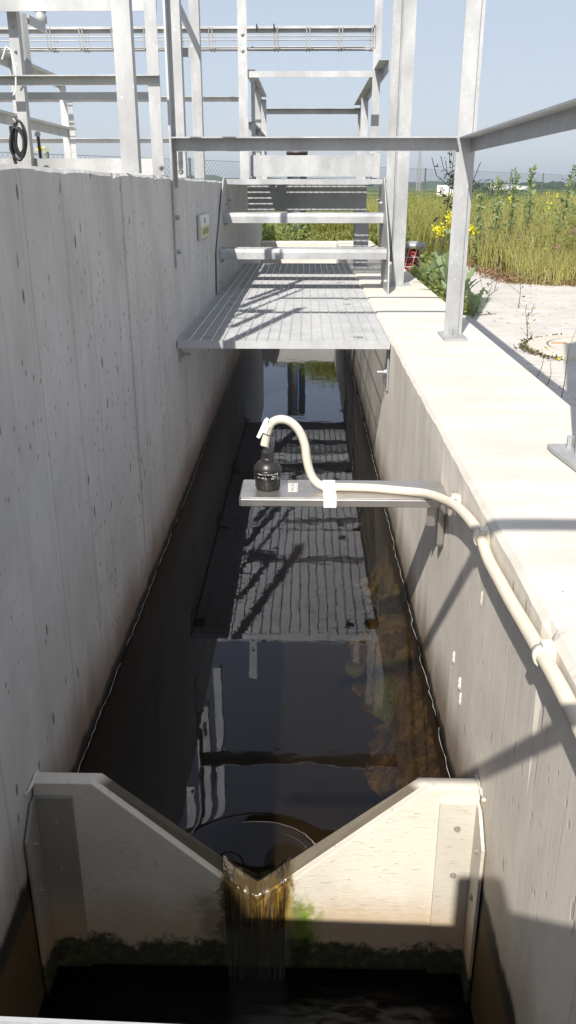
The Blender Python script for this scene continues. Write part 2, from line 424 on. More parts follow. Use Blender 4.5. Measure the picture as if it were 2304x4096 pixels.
def hills(name, R, prof, mat, depth=200, n=240):
    # prof(angle degrees from +Y, clockwise) -> height above the ground
    mb = MB(); vs = []
    for i in range(n+1):
        a = math.radians(-70 + 140*i/n); h = prof(math.degrees(a))
        for r, hh in ((R, 0), (R+depth*.15, h*.75), (R+depth*.4, h), (R+depth*1.6, h*.6), (R+depth*2.5, 0)):
            vs.append((r*math.sin(a), r*math.cos(a), ZGR-.5+hh))
    fs = [(i*5+k, (i+1)*5+k, (i+1)*5+k+1, i*5+k+1) for i in range(n) for k in range(4)]
    mb.add(vs, fs, True); return tag(mb.build(name, mat), kind='structure')
M_hill = plain('wooded_hill', (.045,.07,.03), .95, 0, .5, .1, .02)
def pf(a): return max(4, 34 - (a+14)*.85) * (1+.12*math.sin(a*1.7)+.06*math.sin(a*4.1+1)) if a > -14 else 36*(1+.1*math.sin(a*.9))
hills('hills', 2000, pf, M_hill, 300)
def pf2(a):
    h = 0
    if a > 11.0: h = 7.2*min(1, (a-11.0)/2.6)*(1+.10*math.sin(a*5)+.10*math.sin(a*11.3)+.05*math.sin(a*31))
    return h
hills('wooded_hill', 880, pf2, plain('wood_crowns', (.028,.052,.022), .95, 0, .6, .1, .12), 120, 700)

# ---------------------------------------------------------------- concrete walls
def wall_profile_mesh(y0, y1, prof, jit, step=.04, seed=1):
    # prof: list of (x, z, jitter weight); swept along Y as open strip
    r = random.Random(seed); mb = MB(); vs = []; n = int((y1-y0)/step)
    dj = 0
    for i in range(n+1):
        y = y0 + (y1-y0)*i/n
        dj = dj*.75 + r.uniform(-1, 1)*jit
        chip = -r.uniform(.008, .02) if r.random() < .03 else 0
        for x, z, w, c in prof:
            vs.append((x + w*dj*.5 - c*chip*.6*(1 if x < 0 else -1)*-1, y, z + w*dj + c*chip))
    k = len(prof); fs = [(i*k+a, (i+1)*k+a, (i+1)*k+a+1, i*k+a+1) for i in range(n) for a in range(k-1)]
    mb.add(vs, fs)
    for e in (0, n):   # end caps
        mb.add([vs[e*k+a] for a in range(k)], [tuple(range(k)) if e == 0 else tuple(range(k))[::-1]])
    return mb
lw = thing('concrete_wall', 'tall grey board-marked concrete wall in shade along the left of the channel', 'wall', (XL-.15, 4, ZW))
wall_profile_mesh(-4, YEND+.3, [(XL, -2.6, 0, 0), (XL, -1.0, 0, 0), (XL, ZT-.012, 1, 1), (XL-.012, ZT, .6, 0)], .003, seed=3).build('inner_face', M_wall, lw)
mb = wall_profile_mesh(-4, YEND+.3, [(XL-.012, ZT, .6, 0), (XL-.05, ZT+.001, 0, 0), (XL-.29, ZT+.001, 0, 0), (XL-.30, ZT-.01, 0, 0), (XL-.30, -2.6, 0, 0)], .003, seed=3); mb.build('wall_top', M_top, lw)
rw = thing('concrete_wall', 'low sunlit concrete wall with a wide pale top along the right of the channel', 'wall', (XR+.28, 4, ZW))
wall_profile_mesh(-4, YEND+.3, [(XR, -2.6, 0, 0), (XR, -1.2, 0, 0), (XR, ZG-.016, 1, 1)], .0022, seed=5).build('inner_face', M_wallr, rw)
mb = wall_profile_mesh(-4, YEND+.3, [(XR, ZG-.016, 1, 1), (XR+.014, ZG-.002, 1, .5), (XR+.05, ZG, 0, 0), (1.03, ZG, 0, 0), (1.045, ZG-.012, 0, 0), (1.045, ZG-.4, 0, 0)], .0022, seed=5); mb.build('wall_top', M_top, rw)
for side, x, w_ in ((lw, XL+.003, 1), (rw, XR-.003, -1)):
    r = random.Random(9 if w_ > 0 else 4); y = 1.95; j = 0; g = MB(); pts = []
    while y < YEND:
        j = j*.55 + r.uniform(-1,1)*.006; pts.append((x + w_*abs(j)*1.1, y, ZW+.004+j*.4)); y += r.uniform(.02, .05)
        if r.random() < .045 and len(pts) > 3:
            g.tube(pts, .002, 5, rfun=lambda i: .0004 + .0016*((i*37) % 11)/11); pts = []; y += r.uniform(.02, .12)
    g.tube(pts, .0012, 5); g.build('waterline_glint', M_glint, side)  # pale thread: the bright reflection along the waterline put into its colour
# drips of filler on the right wall
for (y, z, a) in ((2.292,-1.377,.008), (2.174,-1.396,.008), (2.15,-1.435,.0065), (2.0,-1.02,.004)):
    mb = MB(); mb.lathe([(0,-.022),(.6*a,-.018),(a,-.005),(.7*a,.006),(.9*a,.012),(.4*a,.022),(0,.024)], (XR-.001, y, z), 7); mb.build('mortar_blob', M_top, rw)
ew = MB(); ew.box(XL, XR, YEND, YEND+.3, -2.6, ZG-.003)
tag(ew.build('concrete_end_wall', M_top, bevel=.01), 'pale concrete wall closing the far end of the channel, below the weeds', 'wall')

# algae under water by the right wall
def blob_field(name, mat, pts, sx, sy, sz, parent=None, n=9):
    mb = MB(); r = random.Random(5)
    for (x, y, z, k) in pts:
        prof = []; vs = []
        for a in range(n):
            th = PI*a/(n-1)
            for b in range(12):
                ph = 2*PI*b/12; q = k*(1+r.uniform(-.38,.38))
                vs.append((x+sx*q*math.sin(th)*math.cos(ph), y+sy*q*math.sin(th)*math.sin(ph), z+sz*q*math.cos(th)))
        fs = [(a*12+b, a*12+(b+1)%12, (a+1)*12+(b+1)%12, (a+1)*12+b) for a in range(n-1) for b in range(12)]
        mb.add(vs, fs, True)
    return mb.build(name, mat, parent)
def mat_algae():
    m, nt, out = newmat('algae_growth'); n = N(nt)
    a = n.noise((1,1,1), 9, 5, .7, .6); b = n.noise((1,1,1), 60, 4, .7); g = n.noise((1,1,1), 4.5, 3)
    col = n.mix(n.ramp(a, .35, .65), (.035, .024, .012), (.17, .115, .055))
    col = n.mix(n.ramp(g, .52, .66, 0, .8), col, (.09, .12, .022))
    col = n.mix(n.ramp(b, .5, .7, 0, .8), col, (.016, .011, .005))
    n.link(n.bsdf(col, .8, 0, n.bump(n.math('ADD', a, b), 1, .03), .2), out.inputs[0]); return m
def algae_bank():
    from mathutils import noise as mn
    nx, ny = 44, 190; vs = []
    for j in range(ny+1):
        y = 1.865 + 2.6*j/ny
        for i in range(nx+1):
            x = .08 + (XR-.003-.08)*i/nx
            k = (x-.08)/(XR-.08)
            edge = .58 + .34*mn.fractal(Vector((x*2, y*2.6, 3)), .8, 2, 4) + .16*max(0, y-2.6)
            top = -1.84 + .035*mn.fractal(Vector((x*16, y*16, 1)), .7, 2, 5) + .012*mn.noise(Vector((x*90, y*90, 5)))
            h = 1/(1+math.exp(-(k-edge)*9))
            vs.append((x, y, min(ZW-.006, -2.18 + (top+2.18)*h)))
    w = nx+1; fs = [(j*w+i, j*w+i+1, (j+1)*w+i+1, (j+1)*w+i) for j in range(ny) for i in range(nx)]
    g = MB(); g.add(vs, fs, True); return tag(g.build('algae', mat_algae()), kind='stuff')
algae_bank()

# ---------------------------------------------------------------- weir
wz0 = -2.5; cxn, az = -.127, -1.893; hl, hr = .436, .458
wr = thing('v_notch_weir', 'pale stained sheet with a V cut out, closing the channel at the front', 'weir', (cxn, YP, wz0))
mb = MB()
def ring(off, y, zt):    # outline with the notch widened by off
    k = off*1.38
    return [(XL+.003, y, wz0), (XL+.003, y, zt), (cxn-hl-k*.45-(0), y, zt), (cxn, y, az-k), (cxn+hr+k*.45, y, zt), (XR-.003, y, zt), (XR-.003, y, wz0)]
r0, r1, r2 = ring(0, YP, wz1), ring(0, YP+.022, wz1), ring(-.030, YP+.046, wz1)
vs = r0+r1+r2; n_ = 7
# front and back faces triangulated round the notch
fr_f = [(0,1,2),(0,2,3),(0,3,6),(3,4,6),(4,5,6)]
fs = [f[::-1] for f in fr_f] + [tuple(i+14 for i in f) for f in fr_f]
for a in (0, 7):
    for i in range(7): fs.append((a+i, a+(i+1)%7, a+7+(i+1)%7, a+7+i))
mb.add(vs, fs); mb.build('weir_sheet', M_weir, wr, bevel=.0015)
for s, xw in ((1, XL), (-1, XR)):
    mb = MB(); a = xw+s*.004
    top = wz1-.038
    mb.prism([(a+s*.009, top-.0), (a+s*.105, top), (a+s*.105, wz0), (a+s*.009, wz0)], YP-.012, YP-.001, 'Y')
    mb.prism([(YP-.001, top), (YP-.035, top-.0), (YP-.105, top-.07), (YP-.105, wz0), (YP-.001, wz0)], a, a+s*.009, 'X')
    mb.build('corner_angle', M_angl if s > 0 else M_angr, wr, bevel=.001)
    for z in (-1.60, -1.76):
        mb = MB(); hexbolt(mb, (a+s*.055, YP-.012, z), (0,-1,0), .006, .002); mb.build('bolt', M_angl, wr)
        mb = MB(); hexbolt(mb, (a+s*.009, YP-.06, z-.03), (s,0,0), .006, .002); mb.build('bolt', M_angl, wr)
# caulk along the tops
for s, xw in ((1, XL), (-1, XR)):
    rr = random.Random(3+s); pts = [(xw+s*.004+ s*.002*rr.random(), YP+.05-i*.014, wz1+.003+rr.uniform(-.004,.004)) for i in range(8)]
    MB().tube(pts, .005, 6, rfun=lambda i: .003+.003*((i*5)%3)/2).build('sealant_bead', M_top, wr)

# ---------------------------------------------------------------- gratings
def grating(name, label, x0, x1, y0, y1, z, group, barpitch=.0555, rodpitch=.0625, h=.042, clips=True, parent=None):
    t = thing(name, label, 'grating', ((x0+x1)/2, (y0+y1)/2, z-h), group)
    fr = MB(); e = .005
    fr.box(x0, x1, y0, y0+e, z-h, z+.001); fr.box(x0, x1, y1-e, y1, z-h, z+.001)
    fr.box(x0, x0+e, y0+e, y1-e, z-h, z+.001); fr.box(x1-e, x1, y0+e, y1-e, z-h, z+.001)
    fr.build('edge_frame', M_grat, t)
    br = MB(); n = int(round((y1-y0)/barpitch))
    for i in range(1, n):
        y = y0+(y1-y0)*i/n; br.box(x0+e, x1-e, y-.0022, y+.0022, z-.030, z-.001)
    br.build('bearing_bars', M_grat, t)
    rd = MB(); n = int(round((x1-x0)/rodpitch))
    for i in range(1, n):
        x = x0+(x1-x0)*i/n; rd.tube([(x, y0+e, z-.002), (x, y1-e, z-.002)], .0038, 6)
        rd.tube([(x, y0-.0015, z-.004), (x, y0+.004, z-.004)], .006, 8)
    rd.build('cross_rods', M_grat, t)
    if clips:
        for cx in (x0+.16, x1-.17):
            for cy in (y0+.14, y1-.14):
                mb = MB(); mb.box(cx-.028, cx+.028, cy-.016, cy+.016, z+.001, z+.004); mb.tube([(cx,cy,z+.004),(cx,cy,z+.008)], .007, 8, True, False)
                mb.tube([(cx,cy,z),(cx,cy,z-.085)], .005, 6, True, False)
                mb.build('fixing_clip', M_galv2, t)
    return t
gg = 'walkway gratings laid across the channel'
g1 = grating('floor_grating', 'nearest walkway grating panel across the channel, with its bright front edge over the water', XL+.006, XR-.006, 4.68, 6.42, -.795, gg)
grating('floor_grating', 'middle walkway grating panel, just in front of and under the lowest step', XL+.006, XR-.006, 6.43, 7.92, -.795, gg)
grating('floor_grating', 'farthest walkway grating panel, lying under the stair and platform', XL+.006, XR-.006, 7.93, 9.85, -.795, gg)
for s, xw in ((1, XL), (-1, XR)):
    for y in (4.80, 6.43, 7.93, 9.80):
        b = MB(); b.box(*sorted((xw+s*.001, xw+s*.009)), y-.05, y+.05, -1.09 if s < 0 else -.93, -.839)
        b.box(*sorted((xw+s*.009, xw+s*.075)), y-.05, y+.05, -.848, -.839)
        o = b.build('grating_bracket', M_galv2)
        tag(o, None, 'bracket', 'steel brackets carrying the walkway gratings')
        o['label'] = {(-1,4.80): 'long angle bracket with a protruding bolt under the right front corner of the walkway grating', (1,4.80): 'short angle bracket under the left front corner of the walkway grating'}.get((s,y), 'angle bracket on the %s channel wall under the walkway gratings, behind the front corner' % ('left' if s > 0 else 'right'))
        bb = MB(); zz = -.89 if s > 0 else -.99
        bb.tube([(xw+s*.009, y, zz), (xw+s*.062, y, zz)], .007, 8, True, False); hexbolt(bb, (xw+s*.009, y, zz), (s,0,0), .013, .012)
        bb.build('bolt', M_galv, o)
grating('floor_grating', 'walkway grating edge peeping in at the very bottom of the picture, under the viewer', XL+.006, XR-.006, -1.4, .575, -.76, gg, barpitch=.034, h=.05, clips=False).rotation_euler.z = -.026

sbk = thing('shadow_blocker', 'unseen added case on the near grating, shaped to cast the stepped shadow beside the weir', 'case', (.2, -.15, -.76))
g = MB(); g.box(.02, .462, -.30, -.10, -.755, -.02); g.build('case', M_galv2, sbk, bevel=.008)  # two boxes added behind the camera, unseen, to cast the stepped shadow
g = MB(); g.box(-.10, .018, -.20, -.10, -.755, .08); g.build('tall_blocker', M_black, sbk, bevel=.01)

# ---------------------------------------------------------------- stair up to the platform
st = thing('metal_stair', 'short galvanised stair with open grating treads rising to the platform', 'stairs', (0, 7.2, -.79))
for s, x in ((1, XL+.010), (-1, .655)):
    poly = [(6.84,-.787),(6.90,-.47),(7.60,.083),(8.05,.083),(8.05,-.28),(7.42,-.787)]
    MB().prism(poly, *sorted((x, x+s*.009)), 'X').build('stringer', M_galv, st)
    for y, z in ((6.98,-.70),(7.18,-.56),(7.24,-.56),(7.58,-.28),(7.64,-.28),(7.72,-.12),(8.0,-.1)):
        b = MB(); hexbolt(b, (x+s*.009, y, z), (s,0,0), .011, .014); b.build('bolt', M_galv, st)
def tread(x0, x1, yf, z, dep=.26):
    t = MB()
    # rounded nosing
    prof = [(yf+.022, z), (yf+.010, z-.003), (yf+.002, z-.012), (yf, z-.026), (yf, z-.078), (yf+.004, z-.084), (yf+.004, z-.004)]
    t.prism([(yf+.030, z), (yf+.012, z-.002), (yf+.003, z-.011), (yf, z-.028), (yf, z-.080), (yf+.005, z-.080), (yf+.005, z-.03), (yf+.010,z-.010), (yf+.030, z-.006)], x0, x1, 'X')
    o = t.build('tread', M_galv, st)
    g = MB(); n = int(dep/.028)
    for i in range(1, n+1):
        y = yf+.030+ (dep-.034)*i/n; g.box(x0+.004, x1-.004, y-.0018, y+.0018, z-.034, z-.001)
    k = int((x1-x0)/.0625)
    for i in range(1, k):
        x = x0+(x1-x0)*i/k; g.tube([(x, yf+.028, z-.001), (x, yf+dep, z-.001)], .0036, 6)
    for x in (x0, x1-.004): g.box(x, x+.004, yf+.030, yf+dep, z-.075, z+.002)
    g.build('tread_grating', M_galv, o)
tread(XL+.021, .644, 7.05, -.458); tread(XL+.021, .644, 7.47, -.195)

# ---------------------------------------------------------------- platform with toe board and guard rail
pl = thing('steel_platform', 'raised galvanised platform with guard rails and toe board at the head of the stair', 'platform', (0, 9.8, -.79))
PX0, PX1, PY0, PY1, PZ = XL+.012, .650, 7.76, 11.9, .072
d = MB(); e = .006
d.box(PX0, PX1, PY0, PY0+e, .032, PZ+.002); d.box(PX0, PX1, PY1-e, PY1, .032, PZ+.002)
d.box(PX0, PX0+e, PY0+e, PY1-e, .032, PZ+.002); d.box(PX1-e, PX1, PY0+e, PY1-e, .032, PZ+.002)
d.build('deck_edge', M_galv, pl)
g = MB()
n = int((PY1-PY0)/.0555)
for i in range(1, n): y = PY0+(PY1-PY0)*i/n; g.box(PX0+e, PX1-e, y-.002, y+.002, .034, PZ)
g.build('deck_bars', M_galv, pl)
g = MB(); k = 22
for i in range(1, k): x = PX0+(PX1-PX0)*i/k; g.tube([(x, PY0+e, PZ), (x, PY1-e, PZ)], .0036, 6)
g.build('deck_rods', M_galv, pl)
g = MB(); g.box(-.60, .60, 9.0, 9.012, -.215, .03); g.box(-.60,.60, 9.012, 9.07, -.215, -.203)
g.build('cross_beam', M_galv2, pl)
for x in (-.60, .50):
    g = MB(); g.bar((x+.05, PY0+.05, .022), (x+.05, PY0+.45, .022), .05, .012); g.build('deck_clip', M_galv2, pl)
g = MB(); g.box(.50, .508, 9.2, 9.21, -.8, -.22); g.box(.49, .645, 9.21, 9.218, -ZG-1.58, -.22); g.build('support_plate', M_galv2, pl)
g = MB(); g.box(-.508, -.42, 9.012, 9.02, .02, .021); 
g = MB(); g.box(-.505, .575, 8.02, 8.03, .097, .272); g.build('toe_board', M_galv, pl)
g = MB(); g.box(.575, .583, 8.02, 8.9, .085, .285); g.box(.583, .64, 8.01, 8.02, .085, .285); g.build('toe_board', M_galv, pl)
def part(mbuild, name, parent, mat=None):
    m = MB(); mbuild(m); return m.build(name, mat or M_galv, parent)
# posts (angles)
part(lambda m: m.ang('Z', PZ+.004, 1.52, (-.590, 7.90), (1,1), .078, .008), 'post', pl)
for z in (1.20, 1.08): part(lambda m: hexbolt(m, (-.55, 7.90, z), (0,-1,0), .014, .012), 'bolt', pl)
part(lambda m: m.ang('Z', PZ+.004, .955, (-.500, 8.15), (1,1), .035, .006), 'post', pl)
part(lambda m: m.ang('Z', PZ+.004, .925, (-.525, 9.2), (1,1), .06, .006), 'post', pl)
part(lambda m: m.ang('Z', PZ+.004, .925, (-.525, 10.35), (1,1), .06, .006), 'post', pl)
part(lambda m: m.ang('Z', PZ+.004, .935, (-.60, 11.7), (1,1), .07, .007), 'post', pl)
part(lambda m: m.ang('Z', PZ+.004, .925, (.705, 11.7), (-1,1), .07, .007), 'post', pl)
part(lambda m: m.ang('Z', PZ+.004, .925, (.665, 10.2), (-1,1), .08, .007), 'post', pl)
part(lambda m: m.ang('Z', PZ+.004, 1.58, (.640, 8.3), (-1,1), .070, .007), 'post', pl)
# rails
part(lambda m: m.ang('X', -.512, .566, (7.935, .925), (1,-1), .048, .007), 'rail', pl)
part(lambda m: m.ang('Y', 8.15, 10.41, (-.527, .962), (1,-1), .065, .007), 'rail', pl)
part(lambda m: m.ang('Y', 8.15, 10.41, (-.527, .55), (1,-1), .055, .007), 'rail', pl)
part(lambda m: m.ang('X', -.60, .705, (11.69, .940), (-1,-1), .068, .007), 'rail', pl)
part(lambda m: m.ang('Y', 7.72, 11.69, (.668, .985), (-1,-1), .085, .008), 'rail', pl)
# tall corner posts by the stair foot, with base plate
part(lambda m: m.box(.742, .748, 7.50, 7.585, -.776, 1.66) and m.box(.748, .842, 7.50, 7.508, -.776, 1.66), 'corner_post', pl)
part(lambda m: m.box(.668, .735, 7.62, 7.628, -.60, 1.66) and m.box(.735, .741, 7.52, 7.628, -.60, 1.66), 'corner_post', pl)
part(lambda m: m.box(.655, .90, 7.40, 7.66, ZG, ZG+.014), 'base_plate', pl)

# ---------------------------------------------------------------- guard rail round the opening (cross rail + right side + near end)
cr = thing('channel_railing', 'galvanised angle-iron railing crossing above the walkway grating and running along the right wall', 'railing', (.84, 4.83, ZG))
part(lambda m: m.ang('X', -.722, .785, (4.83, .251), (-1,-1), .068, .007), 'rail', cr)
part(lambda m: m.ang('X', -.722, .785, (4.83, 1.02), (-1,-1), .068, .007), 'rail', cr)
def post_r(m, x, y, w=.078):
    m.box(x, x+w, y, y+.008, ZG+.014, 1.5); m.box(x+w-.008, x+w, y+.008, y+.075, ZG+.014, 1.5); m.box(x+w, x+w+.026, y+.03, y+.038, ZG+.014, 1.5)
part(lambda m: post_r(m, .787, 4.83), 'post', cr)
part(lambda m: m.box(.765, .895, 4.66, 4.93, ZG, ZG+.014), 'base_plate', cr)
for x in (.822, .845):
    part(lambda m: m.tube([(x, 4.80-(x-.82)*2, ZG+.014), (x, 4.80-(x-.82)*2, ZG+.05)], .011, 6, True, False), 'bolt', cr)
part(lambda m: m.ang('Y', .16, 4.83, (.872, .251), (-1,-1), .072, .007), 'rail', cr)
part(lambda m: post_r(m, .838, 2.50), 'post', cr)
part(lambda m: m.prism([(.785, 2.62), (.785,2.57), (.81,2.34), (.99,2.34), (.99,2.62)], ZG+.004, ZG+.018, 'Z'), 'base_plate', cr)
part(lambda m: m.tube([(.845, 2.58, ZG+.018), (.845, 2.58, ZG+.055)], .012, 6, True, False), 'bolt', cr)
part(lambda m: m.ang('X', -.722, .80, (.160, 1.00), (-1,-1), .072, .007), 'rail', cr)
part(lambda m: m.ang('X', -.722, .80, (.160, .205), (-1,-1), .058, .007), 'rail', cr)
part(lambda m: post_r(m, .80, .16), 'post', cr)
# left end: flat bar bolted to the high wall
part(lambda m: m.box(XL+.001, XL+.012, 4.76, 4.84, -.41, 1.6) and m.box(XL+.012, XL+.028, 4.832, 4.84, .0, 1.6), 'post', cr)
for z in (-.148, -.327):
    part(lambda m: (m.tube([(XL+.012, 4.80, z), (XL+.034, 4.80, z)], .014, 6, True, False)), 'bolt', cr)

# ---------------------------------------------------------------- railing on top of the high wall at left
lr = thing('walkway_railing', 'tall galvanised railing frame standing on the high left wall, with broad posts and toe board', 'railing', (-1.0, 4.4, ZT))
part(lambda m: m.box(-1.9, -.742, 4.45, 4.458, .060, .137), 'toe_board', lr)
part(lambda m: m.box(-.775, -.767, -3.5, 1.1, ZT+.002, ZT+.135), 'toe_board', lr)  # unseen upstand added to push the left wall's shadow across the spill
part(lambda m: m.box(-.752, -.682, 3.64, 3.648, ZT+.002, 1.6) and m.box(-.690, -.682, 3.648, 3.70, ZT+.002, 1.6), 'post', lr)
part(lambda m: m.box(-.740, -.685, 4.30, 4.308, ZT+.002, .86), 'post', lr)
part(lambda m: m.ang('X', -1.9, -.684, (4.30, .484), (-1,-1), .040, .005), 'rail', lr)
part(lambda m: m.box(-1.9, -.684, 4.306, 4.312, .745, .86), 'rail', lr)
part(lambda m: m.box(-1.9, -.784, 4.70, 4.706, .420, .455), 'rail', lr)
part(lambda m: m.box(-1.395, -1.350, 4.40, 4.407, ZT, 1.2) and m.box(-1.356, -1.350, 4.407, 4.45, ZT, 1.2), 'post', lr)
for z in (.60, .70):
    part(lambda m: hexbolt(m, (-1.372, 4.40, z), (0,-1,0), .006, .006), 'bolt', lr)
part(lambda m: m.tube([(-1.378,4.60,.475),(-1.378,4.60,.785)], .017, 4, True, False), 'side_bar', lr)
part(lambda m: m.bar((-1.362,4.62,.765), (-1.372,4.93,.775), .010, .040), 'brace', lr)
hexo = part(lambda m: hexbolt(m, (-.70, 4.30, .10), (0,-1,0), .011, .010), 'bolt', lr)
part(lambda m: m.box(-.770, -.702, 5.20, 5.208, ZT+.002, 1.3) and m.box(-.709, -.702, 5.208, 5.28, ZT+.002, 1.3), 'post', lr)
part(lambda m: m.box(-.715, -.690, 5.0, 5.006, .10, .28), 'splice_plate', lr)
for z in (.13, .085):
    part(lambda m: hexbolt(m, (-.703, 5.0, z), (0,-1,0), .010, .008), 'bolt', lr)
part(lambda m: m.box(-.715, -.655, 5.70, 5.708, ZT+.002, 1.75) and m.box(-.661, -.655, 5.708, 5.77, ZT+.002, 1.75), 'post', lr)
part(lambda m: m.bar((-.720,5.24,.95), (-.655,5.72,.76), .010, .055), 'brace', lr)
part(lambda m: m.box(-.705, -.655, 5.30, 5.31, .69, .735), 'bracket', lr)

# far basin railing, behind at left
br_ = thing('basin_railing', 'lower galvanised handrail receding behind the left wall towards the fence', 'railing', (-2.1, 7.8, ZT))
part(lambda m: m.ang('Y', 3.2, 7.86, (-2.10, .855), (1,-1), .07, .007), 'rail', br_)
part(lambda m: m.ang('Y', 3.2, 7.86, (-2.06, .475), (1,-1), .07, .007), 'rail', br_)
part(lambda m: m.ang('Z', ZT, .85, (-2.10, 7.80), (1,1), .06, .006), 'post', br_)
part(lambda m: m.ang('Z', ZT, .85, (-2.10, 6.55), (1,1), .06, .006), 'post', br_)
part(lambda m: m.ang('Z', ZT, .85, (-2.10, 5.6), (1,1), .06, .006), 'post', br_)
part(lambda m: m.ang('X', -3.6, -.63, (9.0, .828), (-1,-1), .045, .006), 'rail', br_)
part(lambda m: m.ang('X', -3.6, -.80, (9.0, .46), (-1,-1), .045, .006), 'rail', br_)
for x in (-2.35, -1.52):
    part(lambda m: m.ang('Z', ZT, .82, (x, 9.0), (1,1), .05, .006), 'post', br_)
g = MB(); g.box(-4.2, XL-.31, 4.5, 9.1, -.10, .04)
dk = g.build('basin_roof', M_top); tag(dk, 'concrete basin cover behind the high left wall carrying the far railing', 'concrete slab')
g = MB(); g.box(-4.18, XL-.33, 4.52, 9.08, ZGR-.2, -.103); g.build('wall', M_wall, dk)

# cable tray
ct = thing('cable_tray', 'open wire cable tray running across the background between the tall posts', 'cable tray', (-1, 8.3, 1.2))
x0, x1 = -4.2, .585
part(lambda m: (m.box(x0, x1, 8.30, 8.305, 1.298, 1.318), m.box(x0, x1, 8.305, 8.34, 1.313, 1.318), m.box(x0, x1, 8.342, 8.347, 1.270, 1.312), m.box(x0, x1, 8.50, 8.506, 1.290, 1.315)), 'tray_edge', ct)
g = MB()
for yy, zz in ((8.30,1.238),(8.30,1.155),(8.5,1.238),(8.5,1.155),(8.37,1.15),(8.43,1.15)): g.tube([(x0,yy,zz),(x1,yy,zz)], .0055, 5)
g.build('long_wires', M_galv2, ct)
x = x1-.03
while x > x0:
    for dx in (0, .028):
        g = MB(); g.tube([(x+dx,8.296,1.31),(x+dx,8.296,1.146),(x+dx,8.506,1.146),(x+dx,8.506,1.31)], .0055, 5, smooth=False); g.build('cross_wire', M_galv2, ct)
    x -= .285
g = MB(); g.tube([(x0, 8.40, 1.165),(-3,8.42,1.172),(-2.3,8.40,1.163),(-.6,8.41,1.165),(.5,8.4,1.165)], .008, 6); g.build('cable', M_blackm, ct)
for x in (-.45, -.30):
    part(lambda m: m.tube([(x,8.28,1.33),(x,8.28,1.27)], .006, 6), 'cable_tie', ct, M_blackm)

# lamp-like level tube at the top left
lt = thing('level_tube', 'short grey tube held by a bracket above the left railing, at the top left', 'tube', (-1.4, 4.95, .7))
g = MB(); g.lathe([(0,.80),(.030,.80),(.030,.835),(.026,.84),(.026,.93),(0,.93)], (-1.392, 4.95, 0), 20); g.build('tube', M_galv, lt)
g = MB(); g.lathe([(.027,.852),(.029,.852),(.029,.858),(.027,.858)], (-1.392, 4.95, 0), 20); g.build('band', M_blackm, lt)
# hose coil
hc = thing('hose_coil', 'black hose wound in hanging loops on the left railing', 'hose', (-1.36, 4.25, .2))
g = MB()
for k, (w_, h_, ox) in enumerate(((.028,.070,0),(.030,.075,.007),(.020,.055,.01),(.032,.068,-.004))):
    pts = [(-1.352+ox+w_*math.sin(a)*(1+.1*math.sin(2*a)), 4.25-.008*k, .222-.01*k+h_*math.cos(a)+.004*math.sin(3*a+k)) for a in np.linspace(0, 2*PI, 28)]
    g.tube(pts, .0062, 8)
g.build('hose', M_blackm, hc)
g = MB(); g.tube([(-1.385,4.25,.27),(-1.384,4.25,.13),(-1.37,4.26,.06)], .008, 8); g.build('hose_end', M_blackm, hc)
g = MB(); g.tube([(-1.365,4.24,.285),(-1.36,4.22,.300),(-1.355,4.24,.285)], .003, 6); g.build('hanging_tie', M_white, hc)
vp = thing('vent_pipe', 'thin dark standpipe with a knob top behind the left toe board', 'pipe', (-1.34, 4.55, ZT))
g = MB(); g.tube([(-1.345,4.55,ZT),(-1.350,4.55,.245)], .008, 10); g.build('pipe', M_brown, vp)
g = MB(); g.lathe([(0,-.013),(.013,-.010),(.016,0),(.013,.010),(0,.013)], (-1.352,4.55,.252), 14); g.build('knob', M_galv2, vp)
wc = MB(); wc.tube([(-1.40,4.28,.55),(-1.372,4.27,.60),(-1.352,4.27,.585),(-1.340,4.27,.50),(-1.345,4.26,.42),(-1.36,4.26,.40)], .0035, 6)
tag(wc.build('white_cable', M_white), 'thin white cable looped over the upper left rail', 'cable')

# sign on the high wall
sg = thing('wall_sign', 'small white and pale yellow notice on the high wall beside the stair', 'sign', (XL, 6.1, -.25))
g = MB(); g.box(XL+.002, XL+.016, 5.80, 6.42, -.325, -.165); g.build('frame', M_galv, sg, bevel=.003)
def mat_sign():
    m, nt, out = newmat('notice_face'); n = N(nt); z = n.sep()[2]
    col = n.mix(n.ramp(z, -.23, -.25), (.62,.62,.60), (.50,.52,.30)); n.link(n.bsdf(col, .5), out.inputs[0]); return m
g = MB(); g.box(XL+.016, XL+.019, 5.86, 6.37, -.318, -.172); g.build('face', mat_sign(), sg)
g = MB()
for y in np.arange(5.97, 6.30, .045): g.box(XL+.019, XL+.020, y, y+.028, -.298, -.256)
g.build('lettering', plain('olive_print', (.22,.24,.12), .6), sg)
g = MB(); g.box(XL+.019, XL+.020, 6.05, 6.15, -.225, -.200); g.box(XL+.019, XL+.020, 6.07, 6.13, -.200, -.188); g.build('emblem', plain('grey_print', (.25,.25,.27), .6), sg)

